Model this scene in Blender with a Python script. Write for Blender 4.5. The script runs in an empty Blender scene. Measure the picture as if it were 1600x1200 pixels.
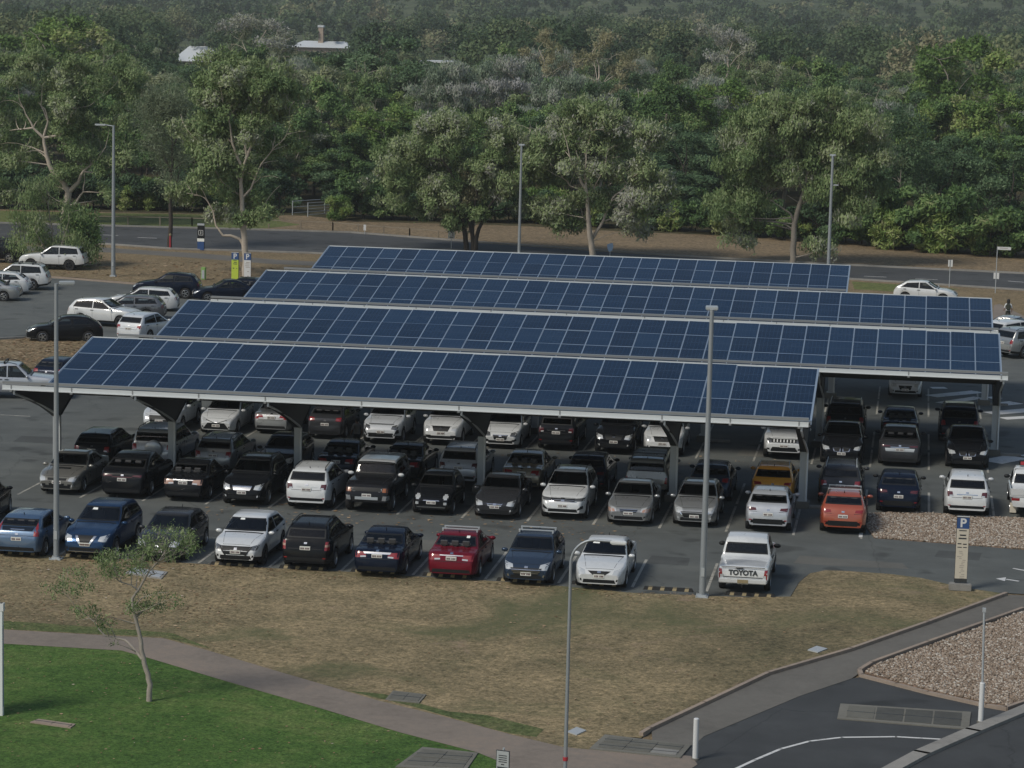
import bpy, bmesh, math, random
import numpy as np
from mathutils import Vector, Matrix, Euler
from mathutils.bvhtree import BVHTree
scene = bpy.context.scene
R = math.radians
random.seed(7); rng = np.random.default_rng(11)

# ------------------------------------------------------------------ camera
FOC, PITCH, YAW, ROLL, CAMH = 4162.1, 0.140932, 0.149634, 0.023934, 20.0
_cy, _sy = math.cos(YAW), math.sin(YAW)
FW = Vector((-_sy*math.cos(PITCH), _cy*math.cos(PITCH), -math.sin(PITCH)))
_r = Vector((_cy, _sy, 0)); _u = _r.cross(FW)
RT = _r*math.cos(ROLL) + _u*math.sin(ROLL); UP = -_r*math.sin(ROLL) + _u*math.cos(ROLL)
cd = bpy.data.cameras.new('camera'); cam = bpy.data.objects.new('camera', cd)
scene.collection.objects.link(cam)
cd.sensor_width = 36; cd.lens = 36*FOC/1600; cd.clip_start = 1; cd.clip_end = 6000
m = Matrix((RT, UP, -FW)).transposed().to_4x4(); m.translation = (0, 0, CAMH)
cam.matrix_world = m
scene.camera = cam

def ray(x, y): return FW + RT*((x-800)/FOC) + UP*((600-y)/FOC)
def G(x, y, z=0.0):                      # ground point seen at photo position
    d = ray(x, y); t = (z-CAMH)/d.z
    return Vector((d.x*t, d.y*t, z))
def atY(x, y, Y):                        # point at distance Y
    d = ray(x, y); t = Y/d.y
    return Vector((d.x*t, Y, CAMH+d.z*t))
def px(P):
    d = Vector(P)-Vector((0, 0, CAMH)); z = d.dot(FW)
    return 800+FOC*d.dot(RT)/z, 600-FOC*d.dot(UP)/z

# ------------------------------------------------------------------ light
SUN_EL, SUN_AZ = R(46), R(222)           # from the front left, behind thin cloud
w = bpy.data.worlds.new('World'); scene.world = w; w.use_nodes = True
nt = w.node_tree; bg = nt.nodes['Background']
sky = nt.nodes.new('ShaderNodeTexSky'); sky.sky_type = 'NISHITA'; sky.sun_disc = False
sky.sun_elevation = SUN_EL; sky.sun_rotation = SUN_AZ
sky.air_density = 1.4; sky.dust_density = 1.6; sky.ozone_density = 1.0
nt.links.new(sky.outputs[0], bg.inputs[0]); bg.inputs[1].default_value = 0.078
sd = bpy.data.lights.new('sun', 'SUN'); so = bpy.data.objects.new('sun', sd); scene.collection.objects.link(so)
sd.energy = 2.1; sd.angle = R(16); sd.color = (1, .945, .84)
sdir = Vector((math.sin(SUN_AZ)*math.cos(SUN_EL), math.cos(SUN_AZ)*math.cos(SUN_EL), math.sin(SUN_EL)))
so.rotation_euler = sdir.to_track_quat('Z', 'Y').to_euler()
vs = scene.view_settings; vs.view_transform = 'Standard'; vs.look = 'None'; vs.gamma = 1
vs.exposure = 0.22

# ------------------------------------------------------------------ helpers
COL = scene.collection
def tag(o, label=None, cat=None, group=None, kind=None):
    if label: o['label'] = label
    if cat: o['category'] = cat
    if group: o['group'] = group
    if kind: o['kind'] = kind
    return o
def empty(name, loc, rz=0, label=None, cat=None, group=None):
    o = bpy.data.objects.new(name, None); COL.objects.link(o)
    o.location = loc; o.rotation_euler = (0, 0, rz); o.empty_display_size = .2
    return tag(o, label, cat, group)
def link(name, me, parent=None, loc=None, rot=None):
    o = bpy.data.objects.new(name, me); COL.objects.link(o)
    if parent: o.parent = parent
    if loc is not None: o.location = loc
    if rot is not None: o.rotation_euler = rot
    return o
def mesh(name, V, F, mats=(), midx=None, smooth=False, sharp=None):
    me = bpy.data.meshes.new(name); me.from_pydata([tuple(v) for v in V], [], [tuple(f) for f in F])
    for mm in (mats if isinstance(mats, (list, tuple)) else [mats]): me.materials.append(mm)
    if midx is not None: me.polygons.foreach_set('material_index', midx)
    if smooth:
        me.polygons.foreach_set('use_smooth', [True]*len(me.polygons))
        if sharp: me.set_sharp_from_angle(angle=R(sharp))
    me.update(); return me
class MB:                                # collects shapes into one mesh
    def __init__(s): s.V = []; s.F = []
    def add(s, V, F):
        n = len(s.V); s.V += [Vector(v) for v in V]; s.F += [tuple(i+n for i in f) for f in F]; return s
    def box(s, c, d, rz=0, rx=0, ry=0):
        M = Euler((rx, ry, rz)).to_matrix(); c = Vector(c)
        V = [c+M@Vector((sx*d[0]/2, sy*d[1]/2, sz*d[2]/2)) for sz in (-1, 1) for sx, sy in ((-1, -1), (1, -1), (1, 1), (-1, 1))]
        return s.add(V, [(3, 2, 1, 0), (4, 5, 6, 7), (0, 1, 5, 4), (1, 2, 6, 5), (2, 3, 7, 6), (3, 0, 4, 7)])
    def tube(s, pts, rad, n=10, cap=True):
        pts = [Vector(p) for p in pts]
        rad = rad if isinstance(rad, (list, tuple)) else [rad]*len(pts)
        V = []; F = []; a = None
        for i, p in enumerate(pts):
            t = (pts[min(i+1, len(pts)-1)]-pts[max(i-1, 0)]).normalized()
            if a is None: a = t.orthogonal().normalized()
            else:
                a = a-t*a.dot(t); a = a.normalized() if a.length > 1e-6 else t.orthogonal().normalized()
            b = t.cross(a)
            for k in range(n):
                q = 2*math.pi*k/n; V.append(p+(a*math.cos(q)+b*math.sin(q))*rad[i])
        for i in range(len(pts)-1):
            for k in range(n):
                F.append((i*n+k, i*n+(k+1) % n, (i+1)*n+(k+1) % n, (i+1)*n+k))
        if cap: F += [tuple(range(n-1, -1, -1)), tuple((len(pts)-1)*n+k for k in range(n))]
        return s.add(V, F)
    def prism(s, poly, z0, z1):
        n = len(poly); V = [(p[0], p[1], z0) for p in poly]+[(p[0], p[1], z1) for p in poly]
        ar = sum(poly[i][0]*poly[(i+1) % n][1]-poly[(i+1) % n][0]*poly[i][1] for i in range(n))
        F = [tuple(range(n-1, -1, -1)), tuple(range(n, 2*n))]+[(i, (i+1) % n, n+(i+1) % n, n+i) for i in range(n)]
        if ar < 0: F = [tuple(reversed(f)) for f in F]
        return s.add(V, F)
    def build(s, name, mt, parent=None, smooth=False, sharp=40, bevel=0, **k):
        me = mesh(name, s.V, s.F, mt, smooth=smooth, sharp=sharp if smooth else None)
        if bevel:
            b = bmesh.new(); b.from_mesh(me)
            bmesh.ops.bevel(b, geom=b.edges[:], offset=bevel, segments=2, affect='EDGES', clamp_overlap=True)
            b.to_mesh(me); b.free()
        return link(name, me, parent, **k)

# ------------------------------------------------------------------ materials
def pbr(name, col, rough=.6, metal=0, coat=0, spec=.5):
    mt = bpy.data.materials.new(name); mt.use_nodes = True
    b = mt.node_tree.nodes['Principled BSDF']
    b.inputs['Base Color'].default_value = (*col, 1); b.inputs['Roughness'].default_value = rough
    b.inputs['Metallic'].default_value = metal; b.inputs['Coat Weight'].default_value = coat
    b.inputs['Coat Roughness'].default_value = .06; b.inputs['Specular IOR Level'].default_value = spec
    return mt
def N(mt, t, **kw):
    n = mt.node_tree.nodes.new(t)
    for k, v in kw.items():
        if k in n.inputs: n.inputs[k].default_value = v
        else: setattr(n, k, v)
    return n
def noise(mt, scale, detail=4, rough=.6, coord='Object', stretch=None, dist=0):
    tc = N(mt, 'ShaderNodeTexCoord'); L = mt.node_tree.links
    n = N(mt, 'ShaderNodeTexNoise'); n.inputs['Scale'].default_value = scale
    n.inputs['Detail'].default_value = detail; n.inputs['Roughness'].default_value = rough; n.inputs['Distortion'].default_value = dist
    if stretch:
        mp = N(mt, 'ShaderNodeMapping'); mp.inputs['Scale'].default_value = stretch
        L.new(tc.outputs[coord], mp.inputs[0]); L.new(mp.outputs[0], n.inputs[0])
    else: L.new(tc.outputs[coord], n.inputs[0])
    return n.outputs[0]
def ramp(mt, src, stops):
    r = N(mt, 'ShaderNodeValToRGB'); e = r.color_ramp.elements
    while len(e) < len(stops): e.new(.5)
    for el, (p, c) in zip(e, stops):
        el.position = p; el.color = (*c, 1) if not isinstance(c, (int, float)) else (c, c, c, 1)
    mt.node_tree.links.new(src, r.inputs[0]); return r.outputs[0]
def mix(mt, fac, a, b, mode='MIX'):
    n = N(mt, 'ShaderNodeMix', data_type='RGBA', blend_type=mode); L = mt.node_tree.links
    for s, i in ((fac, 0), (a, 6), (b, 7)):
        if isinstance(s, bpy.types.NodeSocket): L.new(s, n.inputs[i])
        else: n.inputs[i].default_value = s if i == 0 else (*s, 1)
    return n.outputs[2]
def bump(mt, h, strength=.4, dist=.03):
    n = N(mt, 'ShaderNodeBump'); n.inputs['Strength'].default_value = strength; n.inputs['Distance'].default_value = dist
    L = mt.node_tree.links; L.new(h, n.inputs['Height']); L.new(n.outputs[0], mt.node_tree.nodes['Principled BSDF'].inputs['Normal'])
def setcol(mt, s): mt.node_tree.links.new(s, mt.node_tree.nodes['Principled BSDF'].inputs['Base Color'])
def soil(name, stops, s1=.12, s2=1.1, s3=9, rough=.95, extra=None, bs=.7):
    mt = pbr(name, (.1, .1, .1), rough, spec=.15)
    big = noise(mt, s1, 5, .65, dist=.6); mid = noise(mt, s2, 5, .7); fine = noise(mt, s3, 3, .7)
    streak = noise(mt, s3*.42, 5, .75, dist=.4); c = ramp(mt, mix(mt, .42, big, mid), stops)
    c = mix(mt, .8, c, ramp(mt, streak, [(.34, (.24, .25, .22)), (.5, (.5, .5, .5)), (.66, (.72, .70, .68))]), 'OVERLAY')
    c = mix(mt, .62, c, ramp(mt, fine, [(.32, (.16, .17, .14)), (.5, (.5, .5, .5)), (.68, (.80, .78, .74))]), 'OVERLAY')
    if extra: c = extra(mt, c)
    setcol(mt, c); bump(mt, fine, bs, .05); return mt

def shade(c, k): return tuple(x*k for x in c)
def asphalt_mat(name, base, tint=(1, 1, 1)):
    mt = pbr(name, base, .9, spec=.25)
    big = noise(mt, .09, 5, .6, stretch=(.5, 1.6, 1), dist=.5); mid = noise(mt, .7, 5, .65); fine = noise(mt, 28, 2, .6)
    c = ramp(mt, mix(mt, .45, big, mid), [(.3, shade(base, .70)), (.5, base), (.7, tuple(b*1.36*t for b, t in zip(base, tint)))])
    c = mix(mt, .6, c, ramp(mt, fine, [(.3, (.42, .42, .42)), (.7, (.58, .58, .58))]), 'OVERLAY')
    v = N(mt, 'ShaderNodeTexVoronoi', feature='DISTANCE_TO_EDGE'); v.inputs['Scale'].default_value = .16
    tc = N(mt, 'ShaderNodeTexCoord'); ds = noise(mt, 1.3, 3)
    mx = mix(mt, .35, tc.outputs['Object'], ds); mt.node_tree.links.new(mx, v.inputs['Vector'])
    c = mix(mt, ramp(mt, v.outputs[0], [(.0, .5), (.004, .0)]), c, shade(base, .45))
    # oil drips
    o = noise(mt, .55, 2, .4); c = mix(mt, ramp(mt, o, [(.62, 0.), (.70, .7)]), c, shade(base, .45))
    setcol(mt, c); bump(mt, fine, .25, .01); return mt
M = {}
M['asphalt'] = asphalt_mat('car_park_asphalt', (.094, .101, .097), (1.02, 1, .96))
M['asphalt_dark'] = asphalt_mat('driveway_asphalt', (.047, .050, .052))
M['road'] = asphalt_mat('road_asphalt', (.058, .060, .061))
def dry_extra(mt, c):
    g = noise(mt, .11, 5, .65, dist=1.2); c = mix(mt, ramp(mt, g, [(.50, 0.), (.66, .8)]), c, (.090, .098, .048))
    d = noise(mt, .42, 5, .7, dist=1.); return mix(mt, ramp(mt, d, [(.60, 0.), (.70, .6)]), c, (.25, .185, .13))
M['dry'] = soil('dry_grass', [(.34, (.095, .084, .050)), (.44, (.150, .125, .074)), (.54, (.215, .172, .102)), (.66, (.290, .228, .135))], .07, .55, 8, extra=dry_extra)
M['island'] = soil('littered_dry_grass', [(.3, (.12, .095, .058)), (.5, (.185, .142, .085)), (.72, (.25, .195, .12))], .2, 1.5, 9)
M['verge'] = soil('bare_verge', [(.3, (.13, .10, .064)), (.5, (.185, .140, .088)), (.72, (.225, .17, .105))], .06, .5, 4)
M['lawn'] = soil('lawn_grass', [(.34, (.032, .072, .017)), (.5, (.060, .114, .027)), (.64, (.110, .150, .047))], .16, 1.2, 11)
M['verge_green'] = soil('green_verge', [(.3, (.08, .10, .034)), (.5, (.11, .13, .045)), (.7, (.16, .145, .065))], .08, .6, 5)
M['forest_floor'] = soil('forest_floor', [(.3, (.035, .036, .02)), (.5, (.06, .055, .03)), (.72, (.11, .092, .055))], .05, .4, 3)
M['hill'] = soil('hill_grass', [(.3, (.045, .068, .030)), (.5, (.075, .095, .045)), (.7, (.13, .13, .07))], .01, .05, .3)
def conc(name, base, warm=(1, 1, 1)):
    mt = pbr(name, base, .88, spec=.2)
    a = noise(mt, .35, 5, .65, dist=.6); b = noise(mt, 3.5, 4, .7); f = noise(mt, 30, 2)
    c = ramp(mt, mix(mt, .4, a, b), [(.3, shade(base, .72)), (.5, base), (.72, tuple(x*1.22*t for x, t in zip(base, warm)))])
    c = mix(mt, .5, c, ramp(mt, f, [(.3, (.44, .44, .44)), (.7, (.56, .56, .56))]), 'OVERLAY')
    setcol(mt, c); bump(mt, f, .2, .01); return mt
M['path'] = conc('path_concrete', (.195, .166, .140), (1.06, .98, .92))
M['footpath'] = conc('footpath_concrete', (.125, .118, .105))
M['kerb'] = conc('kerb_concrete', (.27, .22, .18), (1.05, 1, .92))
M['kerb_grey'] = conc('grey_kerb', (.23, .222, .205))
M['pit'] = conc('pit_concrete', (.155, .15, .13))
M['pit_dark'] = conc('pit_lid_dark', (.075, .076, .07))
M['lid_light'] = pbr('steel_lid', (.42, .44, .45), .5, .3)
def worn(name, col, amt):
    mt = pbr(name, col, .8); n = noise(mt, 6, 5, .75); n2 = noise(mt, .8, 3)
    setcol(mt, mix(mt, ramp(mt, mix(mt, .4, n, n2), [(.5-.12+amt, 0.), (.62-.1+amt, .85)]), col, (.07, .068, .062))); return mt
M['line'] = worn('worn_line_paint', (.34, .33, .29), .10)
M['line_bright'] = worn('line_paint', (.55, .55, .54), .16)
M['galv'] = pbr('galvanised_steel', (.40, .43, .45), .5, .3)
M['galv_pole'] = pbr('pole_steel', (.30, .33, .355), .5, .5)
M['white_steel'] = pbr('white_painted_steel', (.62, .64, .64), .5)
M['fascia'] = pbr('zinc_fascia', (.52, .55, .56), .5)
M['gutter'] = pbr('grey_gutter', (.22, .23, .235), .5, .2)
M['dark_steel'] = pbr('dark_steel', (.035, .038, .04), .55, .2)
M['soffit'] = pbr('soffit_sheet', (.15, .16, .165), .7)
M['rubber'] = pbr('rubber', (.013, .013, .013), .85)
M['tyre'] = pbr('tyre_rubber', (.012, .012, .013), .8)
M['stop_yellow'] = pbr('faded_yellow', (.25, .20, .11), .75)
M['white'] = pbr('sign_white', (.56, .57, .57), .5)
M['blue'] = pbr('sign_blue', (.022, .065, .19), .5)
M['ink'] = pbr('sign_ink', (.03, .035, .04), .6)
M['ink_soft'] = pbr('sign_ink_soft', (.30, .27, .24), .6)
M['lime'] = pbr('lime_panel', (.42, .52, .05), .55)
M['cream'] = pbr('sign_cream', (.50, .46, .38), .6)
M['redpaint'] = pbr('red_paint', (.35, .03, .04), .5)
M['green_box'] = pbr('green_paint', (.20, .36, .10), .6)
M['lens'] = pbr('lamp_lens', (.75, .76, .72), .3)
M['timber'] = conc('weathered_timber', (.20, .17, .13))
M['tin'] = pbr('tin_roof', (.50, .53, .55), .5)
M['brick'] = conc('pale_brick', (.34, .27, .21))
M['bark_sapling'] = conc('sapling_bark', (.30, .27, .235))
M['bark_pale'] = conc('pale_bark', (.42, .37, .31), (1.1, 1.02, .95))
M['bark_grey'] = conc('grey_bark', (.23, .205, .175))
M['bark_dark'] = conc('dark_bark', (.055, .047, .04))
# car materials
M['glass'] = pbr('tinted_glass', (.006, .010, .017), .05, spec=.6)
M['trim'] = pbr('black_trim', (.010, .011, .012), .5, spec=.25)
M['chrome'] = pbr('chrome', (.62, .63, .64), .18, 1)
M['alloy'] = pbr('alloy_rim', (.42, .43, .44), .3, .8)
M['darkrim'] = pbr('dark_rim', (.04, .042, .045), .35, .6)
M['headlight'] = pbr('headlight_lens', (.50, .52, .53), .12, .25, 1)
M['darklight'] = pbr('smoked_headlight', (.10, .105, .11), .1, .3, 1)
M['amber'] = pbr('amber_lens', (.26, .085, .03), .25, 0, .3)
M['tail_clear'] = pbr('pale_tail_lens', (.36, .22, .17), .2, 0, .4)
M['tail'] = pbr('tail_lens', (.22, .012, .015), .18, 0, .8)
M['tail_dark'] = pbr('dark_tail_lens', (.07, .008, .01), .15, 0, .8)
M['plate'] = pbr('plate_white', (.62, .62, .58), .5)
M['plate_ink'] = pbr('plate_characters', (.10, .05, .06), .6)
M['blackplate'] = pbr('plate_dark', (.02, .02, .022), .5)
def pane(name, tint):
    mt = bpy.data.materials.new(name); mt.use_nodes = True; t = mt.node_tree; t.nodes.clear(); L = t.links
    o = t.nodes.new('ShaderNodeOutputMaterial'); tr = t.nodes.new('ShaderNodeBsdfTransparent'); tr.inputs[0].default_value = (*tint, 1)
    gl = t.nodes.new('ShaderNodeBsdfGlossy'); gl.inputs['Roughness'].default_value = .03; fr = t.nodes.new('ShaderNodeFresnel'); fr.inputs[0].default_value = 1.55
    mx = t.nodes.new('ShaderNodeMixShader'); L.new(fr.outputs[0], mx.inputs[0]); L.new(tr.outputs[0], mx.inputs[1]); L.new(gl.outputs[0], mx.inputs[2]); L.new(mx.outputs[0], o.inputs[0])
    return mt
M['pane'] = pane('clear_car_glass', (.50, .56, .58)); M['pane_dark'] = pane('privacy_car_glass', (.16, .18, .20))
M['seat_cloth'] = pbr('seat_cloth', (.05, .05, .052), .9); M['seat_grey'] = pbr('grey_seat_cloth', (.13, .13, .13), .9)
PAINT = {}
def paint(name, col, metal=0., rough=.32):
    rough = rough if sum(col) > .2 else .16
    mt = pbr(name, col, rough, metal, 1.0)
    d = noise(mt, 2.2, 4, .6); b = mt.node_tree.nodes['Principled BSDF']
    mt.node_tree.links.new(ramp(mt, d, [(.3, rough*.75), (.7, rough*1.35)]), b.inputs['Roughness'])
    if sum(col) > .2:
        f = noise(mt, 5., 5, .7); setcol(mt, mix(mt, ramp(mt, f, [(.5, 0.), (.9, .25)]), col, (.16, .145, .12)))
    else: b.inputs['Specular IOR Level'].default_value = .12; b.inputs['Coat Weight'].default_value = .08
    # the inside of the shell is dark lining
    L = mt.node_tree.links; geo = N(mt, 'ShaderNodeNewGeometry'); lin = N(mt, 'ShaderNodeBsdfDiffuse'); lin.inputs[0].default_value = (.035, .034, .034, 1)
    mx = N(mt, 'ShaderNodeMixShader'); L.new(geo.outputs['Backfacing'], mx.inputs[0]); L.new(b.outputs[0], mx.inputs[1]); L.new(lin.outputs[0], mx.inputs[2])
    L.new(mx.outputs[0], mt.node_tree.nodes['Material Output'].inputs[0])
    PAINT[name] = mt; return mt
for n_, c_, m_ in (('white', (.53, .545, .55), 0), ('cool_white', (.48, .505, .53), 0), ('silver', (.27, .28, .285), .5), ('warm_silver', (.22, .215, .195), .5),
                   ('grey', (.115, .12, .13), .5), ('dark_grey', (.045, .047, .052), .4), ('black', (.008, .009, .011), 0), ('soft_black', (.015, .016, .019), .2),
                   ('navy', (.007, .012, .026), .25), ('blue', (.020, .048, .105), .4), ('sky_blue', (.055, .105, .185), .45), ('slate_blue', (.036, .055, .088), .4),
                   ('red', (.135, .009, .020), .25), ('orange_red', (.31, .062, .026), .2), ('amber_orange', (.72, .33, .04), .1), ('pale_silver', (.40, .42, .45), .3), ('tan', (.30, .26, .19), .4)):
    paint(n_, c_, m_)
# ------------------------------------------------------------------ cars
# profile: (fraction of length from the tail, height); s* = fractions of: rear-glass base, rear-roof edge, front-roof edge, cowl
MODELS = {
 'sedan': dict(L=4.62, W=1.79, prof=[(0, .62), (.008, .82), (.03, .99), (.10, 1.03), (.175, 1.04), (.33, 1.40), (.42, 1.46), (.52, 1.445), (.545, 1.42), (.70, .99), (.85, .91), (.95, .78), (.985, .68), (1, .58)],
    sg=(.18, .33, .535, .70), belt=(.96, .90), R=.32, wb=2.68, fo=.93, tl=(.42, .86, .72, .93), hl=(.52, .9, .58, .74), gr=(.36, .56, .68), plate_r=.80),
 'hatch': dict(L=4.22, W=1.77, prof=[(0, .66), (.01, .88), (.03, 1.02), (.06, 1.10), (.17, 1.39), (.22, 1.455), (.38, 1.49), (.5, 1.47), (.53, 1.44), (.71, 1.02), (.86, .93), (.95, .79), (.985, .68), (1, .58)],
    sg=(.06, .175, .52, .71), belt=(1.0, .91), R=.32, wb=2.62, fo=.87, tl=(.55, .9, .86, 1.04), hl=(.5, .9, .60, .78), gr=(.40, .46, .66), plate_r=.72),
 'suv': dict(L=4.55, W=1.84, prof=[(0, .74), (.008, .92), (.02, 1.06), (.035, 1.17), (.11, 1.55), (.16, 1.63), (.35, 1.69), (.47, 1.67), (.51, 1.63), (.685, 1.16), (.85, 1.07), (.94, .96), (.985, .82), (1, .66)],
    sg=(.035, .11, .50, .685), belt=(1.12, 1.04), R=.36, wb=2.66, fo=.92, tl=(.6, .9, .86, 1.08), hl=(.52, .9, .72, .90), gr=(.46, .70, .90), plate_r=.86, low=.26, clad=1, rails=1),
 'cross': dict(L=4.38, W=1.80, prof=[(0, .70), (.01, .90), (.03, 1.04), (.055, 1.13), (.18, 1.45), (.23, 1.52), (.4, 1.555), (.5, 1.53), (.535, 1.49), (.705, 1.06), (.86, .98), (.95, .84), (.985, .73), (1, .60)],
    sg=(.055, .18, .525, .705), belt=(1.06, .95), R=.35, wb=2.64, fo=.90, tl=(.50, .9, .86, 1.0), hl=(.55, .92, .66, .80), gr=(.44, .60, .80), plate_r=.74, low=.24, clad=1),
 'boxy': dict(L=4.55, W=1.90, prof=[(0, .78), (.006, .95), (.014, 1.22), (.03, 1.32), (.055, 1.74), (.09, 1.82), (.3, 1.86), (.52, 1.84), (.565, 1.78), (.625, 1.28), (.85, 1.23), (.95, 1.16), (.985, .98), (1, .72)],
    sg=(.03, .06, .555, .625), belt=(1.24, 1.2), R=.40, wb=2.69, fo=.86, tl=(.72, .9, .92, 1.2), hl=(.45, .62, .88, 1.06), gr=(.66, .88, 1.06), plate_r=.85, low=.40, clad=1, square=1),
 'wagon': dict(L=4.70, W=1.79, prof=[(0, .64), (.008, .84), (.02, .99), (.035, 1.05), (.10, 1.38), (.14, 1.45), (.35, 1.50), (.5, 1.48), (.54, 1.44), (.705, 1.0), (.86, .92), (.95, .79), (.985, .68), (1, .58)],
    sg=(.035, .10, .53, .705), belt=(1.0, .91), R=.32, wb=2.68, fo=.93, tl=(.6, .9, .74, .98), hl=(.52, .9, .60, .76), gr=(.38, .56, .70), plate_r=.80, rails=1),
 'coupe_suv': dict(L=4.75, W=1.92, prof=[(0, .72), (.008, .92), (.03, 1.10), (.08, 1.16), (.27, 1.53), (.34, 1.60), (.45, 1.635), (.52, 1.62), (.545, 1.58), (.70, 1.12), (.86, 1.02), (.95, .88), (.985, .76), (1, .62)],
    sg=(.085, .27, .54, .70), belt=(1.12, 1.0), R=.37, wb=2.85, fo=.88, tl=(.42, .9, .90, 1.0), hl=(.55, .92, .70, .84), gr=(.40, .56, .80), plate_r=.80),
 'mini': dict(L=3.57, W=1.64, prof=[(0, .62), (.01, .82), (.035, .98), (.07, 1.06), (.17, 1.38), (.23, 1.455), (.4, 1.495), (.5, 1.47), (.535, 1.43), (.73, 1.0), (.87, .90), (.95, .76), (.985, .66), (1, .56)],
    sg=(.075, .18, .525, .73), belt=(1.0, .92), R=.29, wb=2.30, fo=.70, tl=(.62, .86, .66, .92), hl=(.56, .80, .64, .84), gr=(.2, .56, .60), plate_r=.70, roundl=1),
 'bigsuv': dict(L=4.85, W=1.90, prof=[(0, .76), (.006, .95), (.016, 1.10), (.03, 1.22), (.085, 1.66), (.12, 1.74), (.3, 1.79), (.48, 1.77), (.52, 1.73), (.68, 1.22), (.85, 1.14), (.95, 1.03), (.985, .88), (1, .70)],
    sg=(.03, .085, .51, .68), belt=(1.18, 1.1), R=.38, wb=2.85, fo=.92, tl=(.68, .9, .90, 1.16), hl=(.52, .9, .78, .98), gr=(.46, .66, .94), plate_r=.92, low=.30, clad=1, rails=1, square=.4),
 'ute': dict(L=5.26, W=1.80, prof=[(0, .78), (.004, 1.02), (.012, 1.06), (.15, 1.075), (.285, 1.08), (.300, 1.11), (.335, 1.60), (.36, 1.72), (.46, 1.79), (.535, 1.76), (.56, 1.72), (.675, 1.20), (.86, 1.10), (.95, .98), (.985, .84), (1, .68)],
    sg=(.302, .338, .555, .675), belt=(1.12, 1.06), R=.37, wb=3.085, fo=.90, tl=(.78, .92, .62, .96), hl=(.52, .9, .74, .92), gr=(.42, .64, .86), plate_r=.50, low=.42, square=1, ute=1),
 'canopy_ute': dict(L=5.20, W=1.80, prof=[(0, .78), (.004, 1.06), (.014, 1.12), (.03, 1.50), (.05, 1.68), (.12, 1.73), (.3, 1.74), (.46, 1.78), (.535, 1.75), (.56, 1.71), (.675, 1.20), (.86, 1.10), (.95, .98), (.985, .84), (1, .68)],
    sg=(.014, .04, .555, .675), belt=(1.12, 1.06), R=.37, wb=3.085, fo=.90, tl=(.82, .97, .70, 1.0), hl=(.52, .9, .74, .92), gr=(.42, .64, .86), plate_r=.62, low=.42, square=1),
}
def quadgrid(q, n, m_):
    a, b, c, d = [np.array(p, float) for p in q]      # a-b bottom, d-c top
    return [[(1-v)*((1-u)*a+u*b)+v*((1-u)*d+u*c) for u in np.linspace(0, 1, n+1)] for v in np.linspace(0, 1, m_+1)]
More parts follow.
